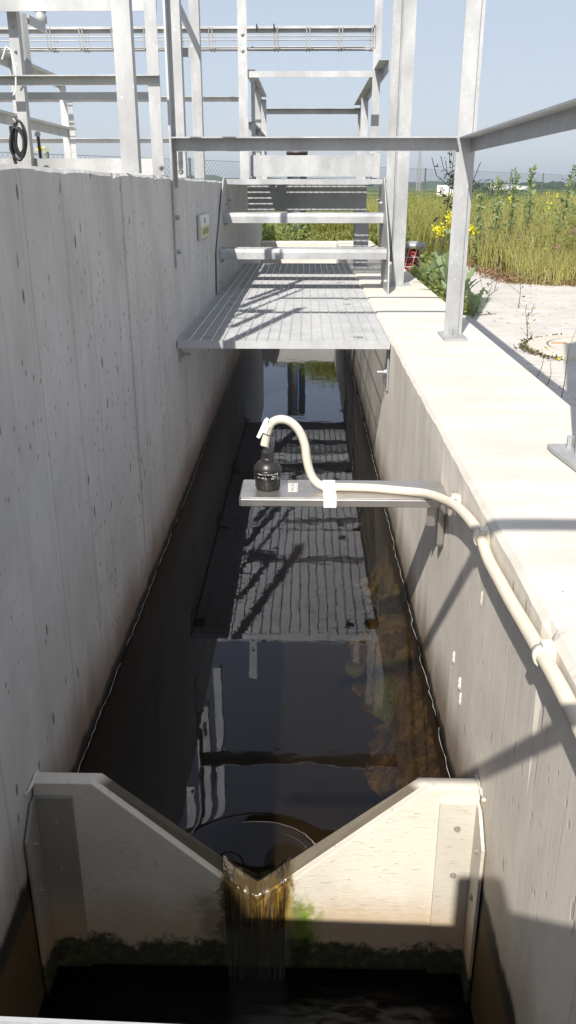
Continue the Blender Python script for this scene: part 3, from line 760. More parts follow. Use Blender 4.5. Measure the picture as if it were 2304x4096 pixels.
# ---------------------------------------------------------------- sensor arm
AZ = -.95; AY0, AY1 = 2.578, 2.760; AX0 = -.214
arm = thing('sensor_arm', 'stainless steel channel arm reaching from the right wall over the water', 'bracket', (XR, 2.67, AZ-.1))
g = MB(); g.prism([(AX0, AY0+.004), (AX0+.006, AY0), (XR-.006, AY0), (XR-.006, AY1), (AX0+.0, AY1)], AZ-.003, AZ, 'Z')
g.prism([(AY0,AZ-.003),(AY0-.003,AZ-.006),(AY0-.003,AZ-.030),(AY0,AZ-.030),(AY0+.003,AZ-.0035)], AX0+.002, XR-.03, 'X')
g.box(AX0+.002, XR-.03, AY1, AY1+.003, AZ-.03, AZ-.003); g.box(AX0-.003, AX0, AY0, AY1, AZ-.03, AZ-.003)
g.build('channel', M_ss, arm, bevel=.0015)
g = MB(); g.box(XR-.005, XR-.001, AY0-.01, AY1, AZ-.095, AZ-.0035); g.build('wall_plate', M_ss, arm)
g = MB(); g.prism([(AY0+.03,AZ-.03),(AY0+.06,AZ-.03),(AY0+.06,AZ-.175),(AY0+.045,AZ-.19),(AY0+.03,AZ-.175)], XR-.026, XR-.006, 'X'); g.build('strut', M_ss, arm)
g = MB(); g.box(XR-.062, XR-.034, AY0+.05, AY0+.054, AZ-.115, AZ-.0035); g.build('hanger', M_ss, arm)
# tape
tp = MB(); tp.box(.062, .104, AY0-.006, AY1-.004, AZ+.0005, AZ+.0015); tp.box(.062, .104, AY0-.0065, AY0-.0045, AZ-.031, AZ+.0015)
pts = [(.062, y, z) for y, z in ()]
def arch(x0, x1, yc, zc, R, a0=0, a1=PI, n=12, t=.0015):
    vs = []; fs = []
    for i in range(n+1):
        a = a0+(a1-a0)*i/n
        for x in (x0, x1):
            for rr in (R, R+t): vs.append((x, yc+rr*math.cos(a), zc+rr*math.sin(a)))
    for i in range(n):
        b = i*4; c = b+4
        fs += [(b+1,b+3,c+3,c+1),(b,c,c+2,b+2),(b,b+1,c+1,c),(b+2,c+2,c+3,b+3)]
    return vs, fs
vs, fs = arch(.060, .106, 2.652, AZ+.004, .0165); tp.add(vs, fs, True)
tag(tp.build('adhesive_tape', M_white), 'wide white tape strapping the cream hose to the steel arm', 'tape')

# sensor
sx, sy = -.126, 2.672
sn = thing('ultrasonic_sensor', 'black round ultrasonic level sensor standing on the steel arm', 'sensor', (sx, sy, AZ))
g = MB(); g.lathe([(0,.001),(.036,.001),(.040,.004),(.0405,.033),(.0430,.036),(.0455,.038),(.0455,.040)], (sx,sy,AZ), 40)
g.lathe([(.0455,.072),(.0455,.077),(.034,.093),(.030,.096),(.0215,.099),(0,.099)], (sx,sy,AZ), 40)
for k in range(10):
    a = 2*PI*k/10; g.box(.0395,.0425,-.004,.004,.006,.034, Matrix.Translation((sx,sy,AZ)) @ Matrix.Rotation(a,4,'Z'))
g.build('housing', M_black, sn)
g = MB(); g.lathe([(.0455,.040),(.0462,.0405),(.0462,.0715),(.0455,.072)], (sx,sy,AZ), 48); lb = g.build('label_band', plain('label_black', (.008,.008,.009), .3), sn)
g = MB(); g.lathe([(.0225,.098),(.0225,.108),(.0205,.110)], (sx,sy,AZ), 24)
g.lathe([(.0205,.108),(.0205,.130),(.017,.137),(.010,.142),(0,.143)], (sx,sy,AZ), 8, False); g.build('cable_gland', M_black, sn)

def text_mesh(body, size):
    cu = bpy.data.curves.new('t', 'FONT'); cu.body = body; cu.size = size; cu.align_x = 'CENTER'; cu.align_y = 'CENTER'
    cu.resolution_u = 3
    o = bpy.data.objects.new('t', cu); C.objects.link(o)
    dg = bpy.context.evaluated_depsgraph_get(); me = bpy.data.meshes.new_from_object(o.evaluated_get(dg))
    vs = [tuple(v.co) for v in me.vertices]; fs = [tuple(p.vertices) for p in me.polygons]
    bpy.data.objects.remove(o); bpy.data.meshes.remove(me)
    return vs, fs
g = MB(); RR = .0465
def wrap(body, size, s0, z0, bold=0):
    vs, fs = text_mesh(body, size)
    out = []
    for x, y, z in vs:
        th = -PI/2 + (s0+x)/RR; out.append((sx+RR*math.cos(th), sy+RR*math.sin(th), AZ+.056+z0+y))
    g.add(out, fs)
wrap('Cable: 5  m', .0068, -.019, .006); wrap('Ser. No.: 54001', .0062, .020, .006)
wrap('-40 ... +80 °C', .0062, -.019, -.006); wrap('IP68', .0048, .022, -.001); wrap('CE', .0085, .019, -.008)
wrap('X', .0075, .030, -.005)
g.box(RR, RR+.0002, -.0003, .0003, .042, .070, Matrix.Translation((sx,sy,AZ)) @ Matrix.Rotation(math.radians(-90+48),4,'Z'))
g.build('printing', M_text_w, lb)
# arm label
lbx, lby = -.041, 2.680
al = MB(); al.box(lbx-.016, lbx+.016, lby-.043, lby+.043, AZ+.0006, AZ+.0016)
plq = al.build('label_plate', plain('cream_label', (.78,.76,.70), .5), arm)
g = MB(); z = AZ+.002
for a in ((-.0135,.0135,-.040,-.0385),(-.0135,.0135,.0385,.040),(-.0135,-.012,-.0385,.0385),(.012,.0135,-.0385,.0385)):
    g.box(lbx+a[0], lbx+a[1], lby+a[2], lby+a[3], AZ+.0016, z)
vs, fs = text_mesh('FIRQ2402', .0185)
xs = [v[0] for v in vs]; kx = .070/(max(xs)-min(xs))
g.add([(lbx - v[1], lby + v[0]*kx, z) for v in vs], fs)
g.build('lettering', M_text_k, plq)

# conduit
def catmull(P, per=14):
    P = [Vector(p) for p in P]; P = [2*P[0]-P[1]] + P + [2*P[-1]-P[-2]]; out = []
    for i in range(1, len(P)-2):
        for k in range(per):
            t = k/per; a,b,c_,d_ = P[i-1],P[i],P[i+1],P[i+2]
            out.append(.5*((2*b)+(c_-a)*t+(2*a-5*b+4*c_-d_)*t*t+(3*b-a-3*c_+d_)*t**3))
    out.append(P[-2]); return out
def resample(pts, step):
    out = [pts[0]]; acc = 0
    for a, b in zip(pts[:-1], pts[1:]):
        L = (b-a).length; d = step-acc
        while d <= L: out.append(a.lerp(b, d/L)); d += step
        acc = L-(d-step)
    return out
loop = [(-.135,2.668,-.797),(-.127,2.668,-.757),(-.114,2.668,-.724),(-.087,2.668,-.709),(-.053,2.668,-.715),(-.022,2.667,-.745),(-.002,2.665,-.792),(.006,2.662,-.846),(.018,2.660,-.890),(.036,2.658,-.920),(.066,2.653,-.936),(.12,2.648,-.936),(.216,2.642,-.936),(.307,2.620,-.936),(.37,2.597,-.934),(.405,2.550,-.925),(.432,2.45,-.905)]
wallp = [(.446,2.258,-.862),(.452,2.027,-.835),(.452,1.884,-.850),(.452,1.745,-.846),(.452,1.642,-.842),(.452,1.5,-.832),(.452,1.378,-.824),(.452,1.247,-.818),(.452,1.10,-.822),(.452,.8,-.83),(.452,.3,-.83)]
cd = thing('cable_conduit', 'cream corrugated conduit hose looping from the sensor along the arm and the right wall', 'conduit', (.2, 2.6, -.93))
path = resample(catmull(loop+wallp), .0019)
nconv = len(path)
def crf(i):
    ph = i % 3
    return .0148 if ph < 2 else .0128
g = MB(); g.tube(path, .0145, 12, rfun=crf); g.build('hose', M_cond, cd)
g = MB(); g.tube([(-.126,2.672,-.795),(-.128,2.671,-.82),(-.1345,2.668,-.785)][:1]+[(-.1275,2.671,-.80),(-.133,2.669,-.785)], .0055, 10); g.tube([(sx,sy,AZ+.141),(-.1285,2.671,-.79),(-.133,2.669,-.775)], .0052, 10); g.build('cable', M_white, cd)
# tag plate on the hose
tgm = Matrix.Translation((-.140,2.655,-.735)) @ Matrix.Rotation(math.radians(24),4,'Y')
g = MB(); g.prism([(-.007,-.036),(.004,-.036),(.008,.020),(.006,.036),(-.003,.038),(-.007,.026)], -.004, .004, 'Y')
g.v = [tuple(tgm @ Vector(v)) for v in g.v]
g.box(-.0, .018, -.006, .006, -.012, .016, tgm); g.build('tag_plate', M_white, cd)
g = MB(); g.tube([(-.1235+.0165*math.cos(a), 2.668+.0165*math.sin(a), -.758+ -.005*math.cos(a)) for a in np.linspace(0,2*PI,20)], .0014, 6); g.build('cable_tie', M_blackm, cd)

def clip(p, dirv, label):
    # conduit clip: block on the wall, two jaws round the hose
    t = thing('conduit_clip', label, 'clip', p, 'plastic clips holding the conduit to the right wall')
    y, z = p[1], p[2]
    g = MB(); M_ = Matrix.Translation((0, y, z)) @ Matrix.Rotation(dirv, 4, 'X')
    g.box(XR-.012, XR-.001, -.020, .020, -.026, .026, M_); g.build('foot', M_clip, t, bevel=.002)
    g = MB(); pr_ = []
    for i in range(13):
        a = math.radians(20 + 320*i/12); pr_.append(a)
    R = .0155
    for w0 in (0,):
        vs = []; fs = []
        for a in pr_:
            for yy in (-.013, .013):
                for r_ in (R, R+.0045): vs.append(tuple(M_ @ Vector((.452-.0+ r_*math.cos(a), yy, r_*math.sin(a)))))
        for i in range(12):
            b = i*4; c = b+4
            fs += [(b+1,b+3,c+3,c+1),(b,c,c+2,b+2),(b,b+1,c+1,c),(b+2,c+2,c+3,b+3)]
        g.add(vs, fs, True)
    g.box(.452-.004, .452+.010, -.012, .012, R+.002, R+.012, M_)
    g.build('jaw', M_clip, t); return t
clip((.452, 2.40, -.897), math.radians(-10), 'conduit clip nearest the steel arm, where the hose leaves it')
clip((.452, 1.985, -.838), math.radians(3), 'middle conduit clip, lying at the bar shadow on the right wall')
clip((.452, 1.385, -.825), math.radians(-2), 'conduit clip closest to the viewer, low on the right edge')

# ---------------------------------------------------------------- far things: pipe, fence, pylon, board
pp = thing('standpipe', 'dark brown standpipe with a collar rising behind the platform, in front of the wire fence', 'pipe', (-.18, 15.7, ZGR))
g = MB(); g.lathe([(0,.50),(.17,.50),(.17,-1.36-0)], (-.18,15.7,.04), 28); g.build('pipe', M_blackm, pp)
g = MB(); g.lathe([(0,.055),(.185,.055),(.185,0),(.17,0)], (-.18,15.7,.54), 28); g.build('collar', M_brown, pp)
g = MB(); g.box(-.15,-.135,15.518,15.528,-1.3,.46); g.build('stripe', M_blue, pp)

FA, FB = Vector((-7.5, 6.4+.0, 0)), Vector((13.5, 38.8, 0))
fd = (FB-FA); FL = fd.length; fd.normalize()
fc = thing('chain_link_fence', 'green-grey chain-link fence along the edge of the weedy plot, seen against the sky', 'fence', (2.5, 22, ZGR))
g = MB(); pitch = .085; H = 1.32; zb = ZGR+.05; zt = zb+H-.06
def fp(s, z): p = FA+fd*s; return (p.x, p.y, z)
nrm = Vector((fd.y, -fd.x, 0))
def wire(a, b, w=.0042):
    a, b = Vector(a), Vector(b); d_ = (b-a).normalized(); u = nrm.cross(d_).normalized()*w/2; v = nrm*w/2
    g.add([a-u, a+v, a+u, b-u, b+v, b+u], [(0,1,4,3),(1,2,5,4),(2,0,3,5)])
s = -H
while s < FL:
    h0 = 0; a = max(s, 0); b = min(s+H*.95, FL)
    if b > a:
        k = 1/.95
        wire(fp(a, zb+(a-s)*k*.955), fp(b, zb+(b-s)*k*.955))
        wire(fp(a, zt-(a-s)*k*.955), fp(b, zt-(b-s)*k*.955))
    s += pitch
g.build('wire_mesh', M_wire, fc)
g = MB(); 
for z in (zt, zb+.6, zb): g.tube([fp(0,z), fp(FL,z)], .003, 5)
g.build('tension_wires', M_wire, fc)
for s in np.arange(1.2, FL, 3.0):
    g = MB(); g.tube([fp(s, ZGR), fp(s, zt+.03)], .02, 8); g.build('post', M_wire, fc)

pyl = thing('lattice_mast', 'distant lattice mast rising above the horizon beside the right post', 'mast', (30.9, 250, ZGR))
g = MB(); H = 10.9
for sx_, sy_ in ((1,1),(1,-1),(-1,1),(-1,-1)):
    g.bar((30.9+sx_*.55, 250+sy_*.55, ZGR), (30.9+sx_*.2, 250+sy_*.2, ZGR+H), .14, .14)
g.build('legs', M_galv2, pyl)
g = MB()
for i in range(16):
    z0_, z1_ = H*i/16, H*(i+1)/16; w0, w1 = .55-.35*i/16, .55-.35*(i+1)/16
    for sgn in (1,-1):
        g.bar((30.9-w0*sgn, 250-w0, ZGR+z0_), (30.9+w1*sgn, 250-w1, ZGR+z1_), .09, .09)
        g.bar((30.9-w0*sgn, 250+w0, ZGR+z0_), (30.9+w1*sgn, 250+w1, ZGR+z1_), .09, .09)
g.bar((30.9-1.1,250,ZGR+H-.3),(30.9+1.1,250,ZGR+H-.3),.12,.12)
g.tube([(30.9,250,ZGR+H),(30.9,250,ZGR+H+2.5)], .05, 6)
g.build('lattice', M_galv2, pyl)
bd = thing('notice_board', 'white board standing in the weeds beyond the wire fence', 'sign', (6.1, 40, ZGR))
g = MB(); g.box(5.78, 6.50, 40, 40.03, -.33, .13); g.build('panel', M_white, bd)
g = MB(); g.box(5.84,6.05,39.995,40,-.02,.07); g.box(5.9,6.1,39.995,40,-.2,-.1); g.build('printing', plain('faded_print',(.45,.42,.40),.6), bd)
for x in (5.9, 6.4): part(lambda m: m.tube([(x,40.05,ZGR),(x,40.05,-.1)], .03, 8), 'post', bd)
gh = thing('distant_shed', 'tiny long white shed on the far plain below the wooded hill', 'shed', (150, 620, ZGR))
g = MB(); g.box(128, 152, 620, 632, ZGR, ZGR+2.2); g.build('wall', M_white, gh)
g = MB(); g.prism([(128,ZGR+2.2),(152,ZGR+2.2),(140,ZGR+3.4)], 619.9, 632, 'Y'); g.build('roof', M_galv, gh)

# manhole
mh = thing('manhole_cover', 'round pale concrete manhole cover set in the paving at the right', 'manhole', (1.70, 4.82, ZGR))
g = MB(); g.lathe([(0,.030),(.305,.030),(.305,.004)], (1.70,4.82,ZGR), 48, False); g.build('lid', plain('lid_concrete',(.50,.47,.41),.85,0,.2), mh)
g = MB(); g.lathe([(.318,.004),(.318,.032),(.42,.030),(.435,.005)], (1.70,4.82,ZGR), 48, False); g.build('ring', plain('beige_concrete',(.50,.46,.39),.85,0,.15), mh)
g = MB(); g.prism([(1.42,4.90),(1.50,4.885),(1.51,4.91),(1.43,4.93)], ZGR+.031, ZGR+.036, 'Z'); g.build('rust_mark', plain('rust',(.42,.26,.14),.9), mh)

# hose cage
hg = thing('hose_cage', 'wire cage with a coiled red hose beside the right wall among the weeds', 'hose reel', (1.17, 9.6, ZGR))
g = MB()
for z in (-.80,-.70,-.60): g.tube([(1.17+.13*math.cos(a), 9.6+.13*math.sin(a), z) for a in np.linspace(0,2*PI,24)], .006, 5)
for k in range(10):
    a = 2*PI*k/10; g.tube([(1.17+.13*math.cos(a),9.6+.13*math.sin(a),-.86),(1.17+.13*math.cos(a+.5),9.6+.13*math.sin(a+.5),-.60)], .005, 5)
g.build('wire_basket', M_galv2, hg)
g = MB()
for k in range(5): g.tube([(1.16+.075*math.cos(a)*(1-.05*k), 9.6+.075*math.sin(a), -.83+.045*k+.01*math.sin(2*a)) for a in np.linspace(0,2*PI,24)], .017, 8)
g.build('red_hose', M_red, hg)
g = MB(); g.lathe([(0,.04),(.12,.02),(.145,0),(.145,-.015),(0,-.015)], (1.17,9.6,-.575), 20); g.build('lid', M_galv2, hg)

# ---------------------------------------------------------------- vegetation
def mesh_np(name, V, F, rnd, mat, parent=None):
    me = bpy.data.meshes.new(name)
    nv, nf = len(V), len(F); k = F.shape[1]
    me.vertices.add(nv); me.vertices.foreach_set('co', V.astype(np.float32).ravel())
    me.loops.add(nf*k); me.loops.foreach_set('vertex_index', F.astype(np.int32).ravel())
    me.polygons.add(nf); me.polygons.foreach_set('loop_start', np.arange(0, nf*k, k, dtype=np.int32))
    try: me.polygons.foreach_set('loop_total', np.full(nf, k, dtype=np.int32))
    except Exception: pass
    at = me.attributes.new('rnd', 'FLOAT', 'POINT'); at.data.foreach_set('value', rnd.astype(np.float32))
    me.materials.append(mat); me.update(calc_edges=True); me.validate()
    o = bpy.data.objects.new(name, me); C.objects.link(o)
    if parent: o.parent = parent; o.matrix_parent_inverse = Matrix.Translation(parent.location).inverted()
    return o
def blades(P, h, w, lean):
    # P (n,3) roots; triangular two-segment blades as triangles
    n = len(P); th = rng.uniform(0, 2*PI, n); side = np.stack([np.cos(th), np.sin(th), np.zeros(n)], 1)*w[:,None]/2
    ld = rng.uniform(0, 2*PI, n); L = np.stack([np.cos(ld), np.sin(ld), np.zeros(n)], 1)*(lean*h)[:,None]
    up = np.zeros((n,3)); up[:,2] = h
    v0 = P-side; v1 = P+side; v2 = P+up*.55+L*.3-side*.8; v3 = P+up*.55+L*.3+side*.8; v4 = P+up+L
    V = np.stack([v0,v1,v2,v3,v4],1).reshape(-1,3)
    b = (np.arange(n)*5)[:,None]
    F = np.concatenate([b+np.array([[0,1,3]]), b+np.array([[0,3,2]]), b+np.array([[2,3,4]])])
    return V, F, np.repeat(rng.uniform(0,1,n), 5)
def leaves(P, size, asp=.45, upb=.3):
    n = len(P); d = rng.normal(size=(n,3)); d[:,2] = d[:,2]*.6+upb; d /= np.linalg.norm(d,axis=1)[:,None]
    q = rng.normal(size=(n,3)); s = np.cross(d,q); s /= np.linalg.norm(s,axis=1)[:,None]
    z = size[:,None]
    V = np.stack([P, P+d*z*.5+s*z*asp*.5, P+d*z, P+d*z*.5-s*z*asp*.5],1).reshape(-1,3)
    b = (np.arange(n)*4)[:,None]
    F = np.concatenate([b+np.array([[0,1,2]]), b+np.array([[0,2,3]])])
    return V, F, np.repeat(rng.uniform(0,1,n), 4)
M_grass = mat_leaf('grass_blade', (.30,.32,.08), (.56,.52,.20), .45)
M_dry = mat_leaf('dry_grass', (.46,.40,.18), (.66,.60,.32), .35)
M_weed = mat_leaf('weed_leaf', (.20,.26,.07), (.42,.46,.17), .5)
M_mug = mat_leaf('mugwort_leaf', (.22,.29,.14), (.40,.47,.25), .45)
M_yel = mat_leaf('yellow_petal', (.75,.68,.03), (.85,.80,.10), .3)
M_pink = mat_leaf('pink_petal', (.40,.12,.22), (.55,.25,.36), .3)
M_thist = mat_leaf('thistle_leaf', (.19,.26,.13), (.30,.37,.20), .3)
M_redlit = mat_leaf('red_litter', (.20,.10,.065), (.36,.25,.14), .15)

def scatter(n, ymax, ymin=8.15, xmin=2.0, spread=.36):
    # density falls with distance; only where the meadow grows
    out = []
    while len(out) < n:
        m = n*2
        y = ymin + (ymax-ymin)*rng.random(m)**1.7; x = xmin-1.2 + rng.random(m)*(y*spread+2.4-xmin+1.0)
        ok = ((x > 2.0+.10*np.sin(y*3)+.05*np.sin(y*9)) & (y > 8.25+.12*np.sin(x*4)+.06*np.sin(x*13))) | ((x > 1.12) & (y > 11.2))
        # stay on this side of the fence
        fy = FA.y + (x-FA.x)*(fd.y/fd.x); ok &= y < fy-.3
        P = np.stack([x,y,np.full(m, ZGR)],1)[ok]; out += list(P)
    return np.array(out[:n])
def field(name, n, ymax, mat, h0, h1, w0, w1, lean, patch=None, seed=0):
    P = scatter(n, ymax)
    if patch is not None:
        f = patch(P[:,0], P[:,1]); P = P[rng.random(len(P)) < f]
    m = len(P); h = rng.uniform(h0, h1, m)*(.80+.25*np.sin(P[:,0]*1.7+P[:,1]*.9)*np.cos(P[:,1]*1.3))
    edge = np.clip((P[:,1]-8.1)/.9, .5, 1); h = h*edge
    o = mesh_np(name, *blades(P, h, rng.uniform(w0, w1, m)*(1+.05*(P[:,1]-8)), lean*rng.uniform(.3,1.3,m)), mat)
    return tag(o, kind='stuff')
field('meadow_grass', 52000, 30, M_grass, .45, .86, .005, .010, .28)
field('dry_grass', 26000, 24, M_dry, .35, .88, .004, .008, .35, lambda x,y: np.clip(1.3-(y-8.2)/5, .3, 1))
# broad-leaved weeds
P = scatter(80000, 26); f = np.clip(.55+.6*np.sin(P[:,0]*2.1+1)*np.sin(P[:,1]*.8+.5), .05, 1); P = P[rng.random(len(P)) < f]
P[:,2] += rng.random(len(P))**.8*.72; s_ = rng.uniform(.018, .048, len(P))
tag(mesh_np('ground_weeds', *leaves(P, s_), M_weed), kind='stuff')
P = scatter(9000, 14); P = P[(P[:,1] < 9.4) | (P[:,0] < 2.5)]; P[:,2] += .02+rng.random(len(P))*.12
tag(mesh_np('dry_litter', *leaves(P, rng.uniform(.02,.05,len(P)), .5), M_redlit), kind='stuff')
P = scatter(700, 12); P = P[(P[:,0]<2.9) & (P[:,0]>1.9)][:60]
K = []
for p in P[:26]:
    c = p + np.array([0,0,rng.uniform(.25,.50)]); K.append(c + rng.normal(size=(14,3))*.014)
K = np.concatenate(K); tag(mesh_np('clover_flowers', *leaves(K, np.full(len(K),.022), .6), M_pink), kind='stuff')
P = scatter(900, 20); K = []
for p in P[:34]:
    c = p + np.array([0,0,rng.uniform(.62,.92)]); K.append(c + rng.normal(size=(12,3))*np.array([.02,.02,.02]))
K = np.concatenate(K); tag(mesh_np('rape_flowers', *leaves(K, np.full(len(K),.026), .7), M_yel), kind='stuff')
E_ = np.array([(1.15,11.3),(2.05,11.15),(1.95,9.3),(2.0,8.45),(2.55,8.22),(5.0,8.15)]); K = []
for a, b in zip(E_[:-1], E_[1:]):
    k = int(800*np.hypot(*(b-a))); t_ = rng.random(k)[:,None]; K.append(a+(b-a)*t_+rng.normal(size=(k,2))*.07)
K = np.concatenate(K); P = np.concatenate([K, np.full((len(K),1), ZGR+.012)],1); P[:,2] += rng.random(len(P))**2*.07
tag(mesh_np('edge_litter', *leaves(P, rng.uniform(.015,.04,len(P)), .5, .1), M_redlit), kind='stuff')
# weeds behind the far end wall and left beyond the fence line
def patch(name, n, x0, x1, y0, y1, h, mat, size=(.04,.10), z=ZGR):
    P = np.stack([rng.uniform(x0,x1,n), rng.uniform(y0,y1,n), np.full(n,z)],1)
    P[:,2] += rng.random(n)*h*(.7+.3*np.sin(P[:,0]*3)); return tag(mesh_np(name, *leaves(P, rng.uniform(*size,n)), mat), kind='stuff')
patch('undergrowth', 9000, -2.6, 1.6, 14.3, 16.6, .62, M_weed)
P = np.stack([rng.uniform(.1,2.2,9000), rng.uniform(14.4,17,9000), np.full(9000,ZGR)],1)
tag(mesh_np('tall_grass', *blades(P, rng.uniform(.4,.75,9000), rng.uniform(.006,.012,9000), np.full(9000,.3)), M_grass), kind='stuff')
P = np.stack([rng.uniform(-.6,1.4,500), rng.uniform(14.1,14.3,500), ZG+rng.uniform(-.05,.12,500)],1)
tag(mesh_np('trailing_weeds', *leaves(P, rng.uniform(.03,.08,500)), M_weed), kind='stuff')
# strip along the outside of the right wall
P = np.stack([1.10+abs(rng.normal(size=5000))*.07, 6.2+rng.random(5000)*5.2, np.full(5000, ZGR)],1); P[:,2] += rng.random(5000)*.28*np.clip((P[:,1]-6)/2,.3,1.6)
P = P[(P[:,1] < 8.3) | (P[:,1] > 9.9) | (P[:,2] < ZGR+.08)]
tag(mesh_np('verge_weeds', *leaves(P, rng.uniform(.03,.08,len(P))), M_weed), kind='stuff')
P = np.stack([rng.uniform(1.12,2.3,7000), 9.7+rng.random(7000)**.8*2.6, np.full(7000, ZGR)],1); P = P[P[:,0] < 1.2+(P[:,1]-9.6)*.55]
tag(mesh_np('verge_grass', *blades(P, rng.uniform(.4,.9,len(P)), rng.uniform(.004,.009,len(P)), np.full(len(P),.3)), M_grass), kind='stuff')
P = np.stack([rng.uniform(1.10,1.9,3500), 9.6+rng.random(3500)**.7*2.2, np.full(3500, ZGR)],1); P = P[P[:,0] < 1.15+(P[:,1]-9.4)*.5]
P[:,2] += rng.random(len(P))*.80; tag(mesh_np('corner_weeds', *leaves(P, rng.uniform(.02,.045,len(P)), .35, .6), mat_leaf('light_weed', (.22,.27,.06),(.42,.44,.16),.45)), kind='stuff')

def stalk_plant(name, label, cat, base, H, lean, nleaf, lsize, mat, group=None, branches=0, stemmat=None, flowers=None, r=.006, seed=1, leafspread=.05, lo=.15):
    rr = np.random.default_rng(seed); t = thing(name, label, cat, base, group)
    b = np.array(base); top = b+np.array([lean[0], lean[1], H])
    def pt(s, a=b, c=top): return a+(c-a)*s+np.array([.03*math.sin(3*s+seed), 0, 0])*s
    g = MB(); g.tube([tuple(pt(s)) for s in np.linspace(0,1,9)], r, 6, rfun=lambda i: r*(1-.08*i))
    tips = [top]; segs = [(b, top)]
    for k in range(branches):
        s = rr.uniform(.35,.9); a0 = pt(s); ang = rr.uniform(0,2*PI); L = H*(1-s)*rr.uniform(.5,.95)+.08
        tip = a0+np.array([math.cos(ang)*L*.55, math.sin(ang)*L*.4, L*.75])
        mid = a0*.5+tip*.5+np.array([math.cos(ang)*L*.12,0,-L*.08])
        g.tube([tuple(a0),tuple(mid),tuple(tip)], r*.5, 5); tips.append(tip); segs.append((a0, tip))
    g.build('stem', stemmat or M_stem, t)
    P = []
    for k in range(nleaf):
        a0, c0 = segs[0] if rr.random() < .6 or len(segs) == 1 else segs[rr.integers(1,len(segs))]
        s = rr.uniform(lo,1); q = a0+(c0-a0)*s; P.append(q+rr.normal(size=3)*leafspread*(1.15-s)*.6)
    if nleaf:
        P = np.array(P); sz = rr.uniform(.5,1.1,len(P))*lsize; mesh_np('foliage', *leaves(P, sz, .4, .5), mat, t)
    if flowers:
        K = np.concatenate([tp_+rr.normal(size=(flowers[0],3))*flowers[1]*np.array([1,1,.9]) for tp_ in tips[:flowers[3]]])
        mesh_np('flowers', *leaves(K, np.full(len(K), flowers[2]), .8), M_yel, t)
    return t
mg = 'tall mugwort stalks over the grass'
for i, (x, y, H, lx, lab) in enumerate(((2.05,9.7,.95,.02,'first mugwort stalk from the left of the row above the grass'),(2.17,9.5,1.05,.0,'mugwort stalk second from the left, taller than its left neighbour'),(2.36,9.6,1.06,.03,'mugwort stalk third from the left, straight and leafy'),(2.62,9.4,1.10,.16,'tallest mugwort stalk, its tip leaning right'),(3.15,10.2,.86,.0,'rightmost mugwort stalk, short and pale'),(1.92,9.9,.80,.0,'low mugwort stalk next to the right railing post'))):
    stalk_plant('mugwort_plant', lab, 'plant', (x,y,ZGR), H, (lx,0), 200, .070, M_mug, mg, seed=30+i, leafspread=.075, r=.008, lo=.2)
stalk_plant('dead_dock_plant', 'dark leafless tall weed with thin curved side branches behind the stair post', 'plant', (1.34,8.7,ZGR), 1.20, (.03,0), 130, .06, M_dead, None, 14, M_dead, seed=5, leafspread=.16, r=.008)
stalk_plant('mustard_plant', 'yellow flowering mustard in front of the right railing post', 'flower', (1.16,6.95,ZGR), .66, (-.03,0), 14, .10, M_thist, None, 5, seed=8, flowers=(120,.021,.021,6), r=.006)
stalk_plant('mustard_plant', 'smaller yellow flower cluster just left of the right railing post', 'flower', (1.22,7.1,ZGR), .44, (.02,0), 12, .08, M_thist, None, 2, seed=10, flowers=(100,.020,.020,2), r=.005)
# broad toothed leaves (sow thistle)
def thistle(base, n, L, label, seed):
    rr = random.Random(seed); t = thing('thistle_plant', label, 'plant', base, 'thistle plants along the outside of the right wall')
    for k in range(n):
        ang = 2*PI*k/n + rr.uniform(-.4,.4); el = rr.uniform(1.0,1.45); LL = L*rr.uniform(.65,1.15); W = LL*.10
        g = MB(); vs = []; m = 14; dirh = Vector((math.cos(ang), math.sin(ang), 0)); sd = Vector((-math.sin(ang), math.cos(ang), 0))
        for i in range(m+1):
            s = i/m; c = Vector(base) + dirh*(math.cos(el)*LL*s) + Vector((0,0,1))*(math.sin(el)*LL*s - .28*LL*s*s)
            w = W*math.sin(PI*min(1, s*.92+.06))**.7*(1 if i % 2 else .55)
            vs += [c-sd*w+Vector((0,0,w*.35)), c, c+sd*w+Vector((0,0,w*.35))]
        fs = [(i*3+j, i*3+j+1, (i+1)*3+j+1, (i+1)*3+j) for i in range(m) for j in (0,1)]
        g.add(vs, fs, True); o = g.build('leaf', M_thist, t)
        at = o.data.attributes.new('rnd','FLOAT','POINT'); at.data.foreach_set('value', [rr.random()]*len(vs))
    return t
thistle((1.17,7.0,ZGR), 9, .62, 'large toothed-leaf thistle in front of the yellow mustard, by the right wall', 2)
thistle((1.13,6.55,ZGR), 8, .46, 'toothed-leaf thistle left of the right railing post', 4)
thistle((1.20,6.15,ZGR), 8, .34, 'low thistle showing to the right of the railing post foot', 7)
thistle((1.12,7.7,ZGR), 7, .50, 'thistle beside the red hose cage', 9)
thistle((3.35,8.6,ZGR), 8, .42, 'thistle at the right edge of the picture where the grass meets the paving', 11)
for i, (x,y,H,lab) in enumerate(((1.46,6.95,.20,'dry seedling in the paving nearest the railing post'),(1.70,7.8,.26,'dry seedling in the paving close to the grass'),(1.63,6.6,.32,'tallest dry seedling standing alone in the paving'),(1.37,5.25,.16,'small weed at the left rim of the manhole'))):
    stalk_plant('paving_seedling', lab, 'plant', (x,y,ZGR), H, (.01,0), 26, .03, M_dead if i < 3 else M_weed, 'seedlings growing in the paving joints', 3, M_dead, seed=50+i, leafspread=.05, r=.0028)
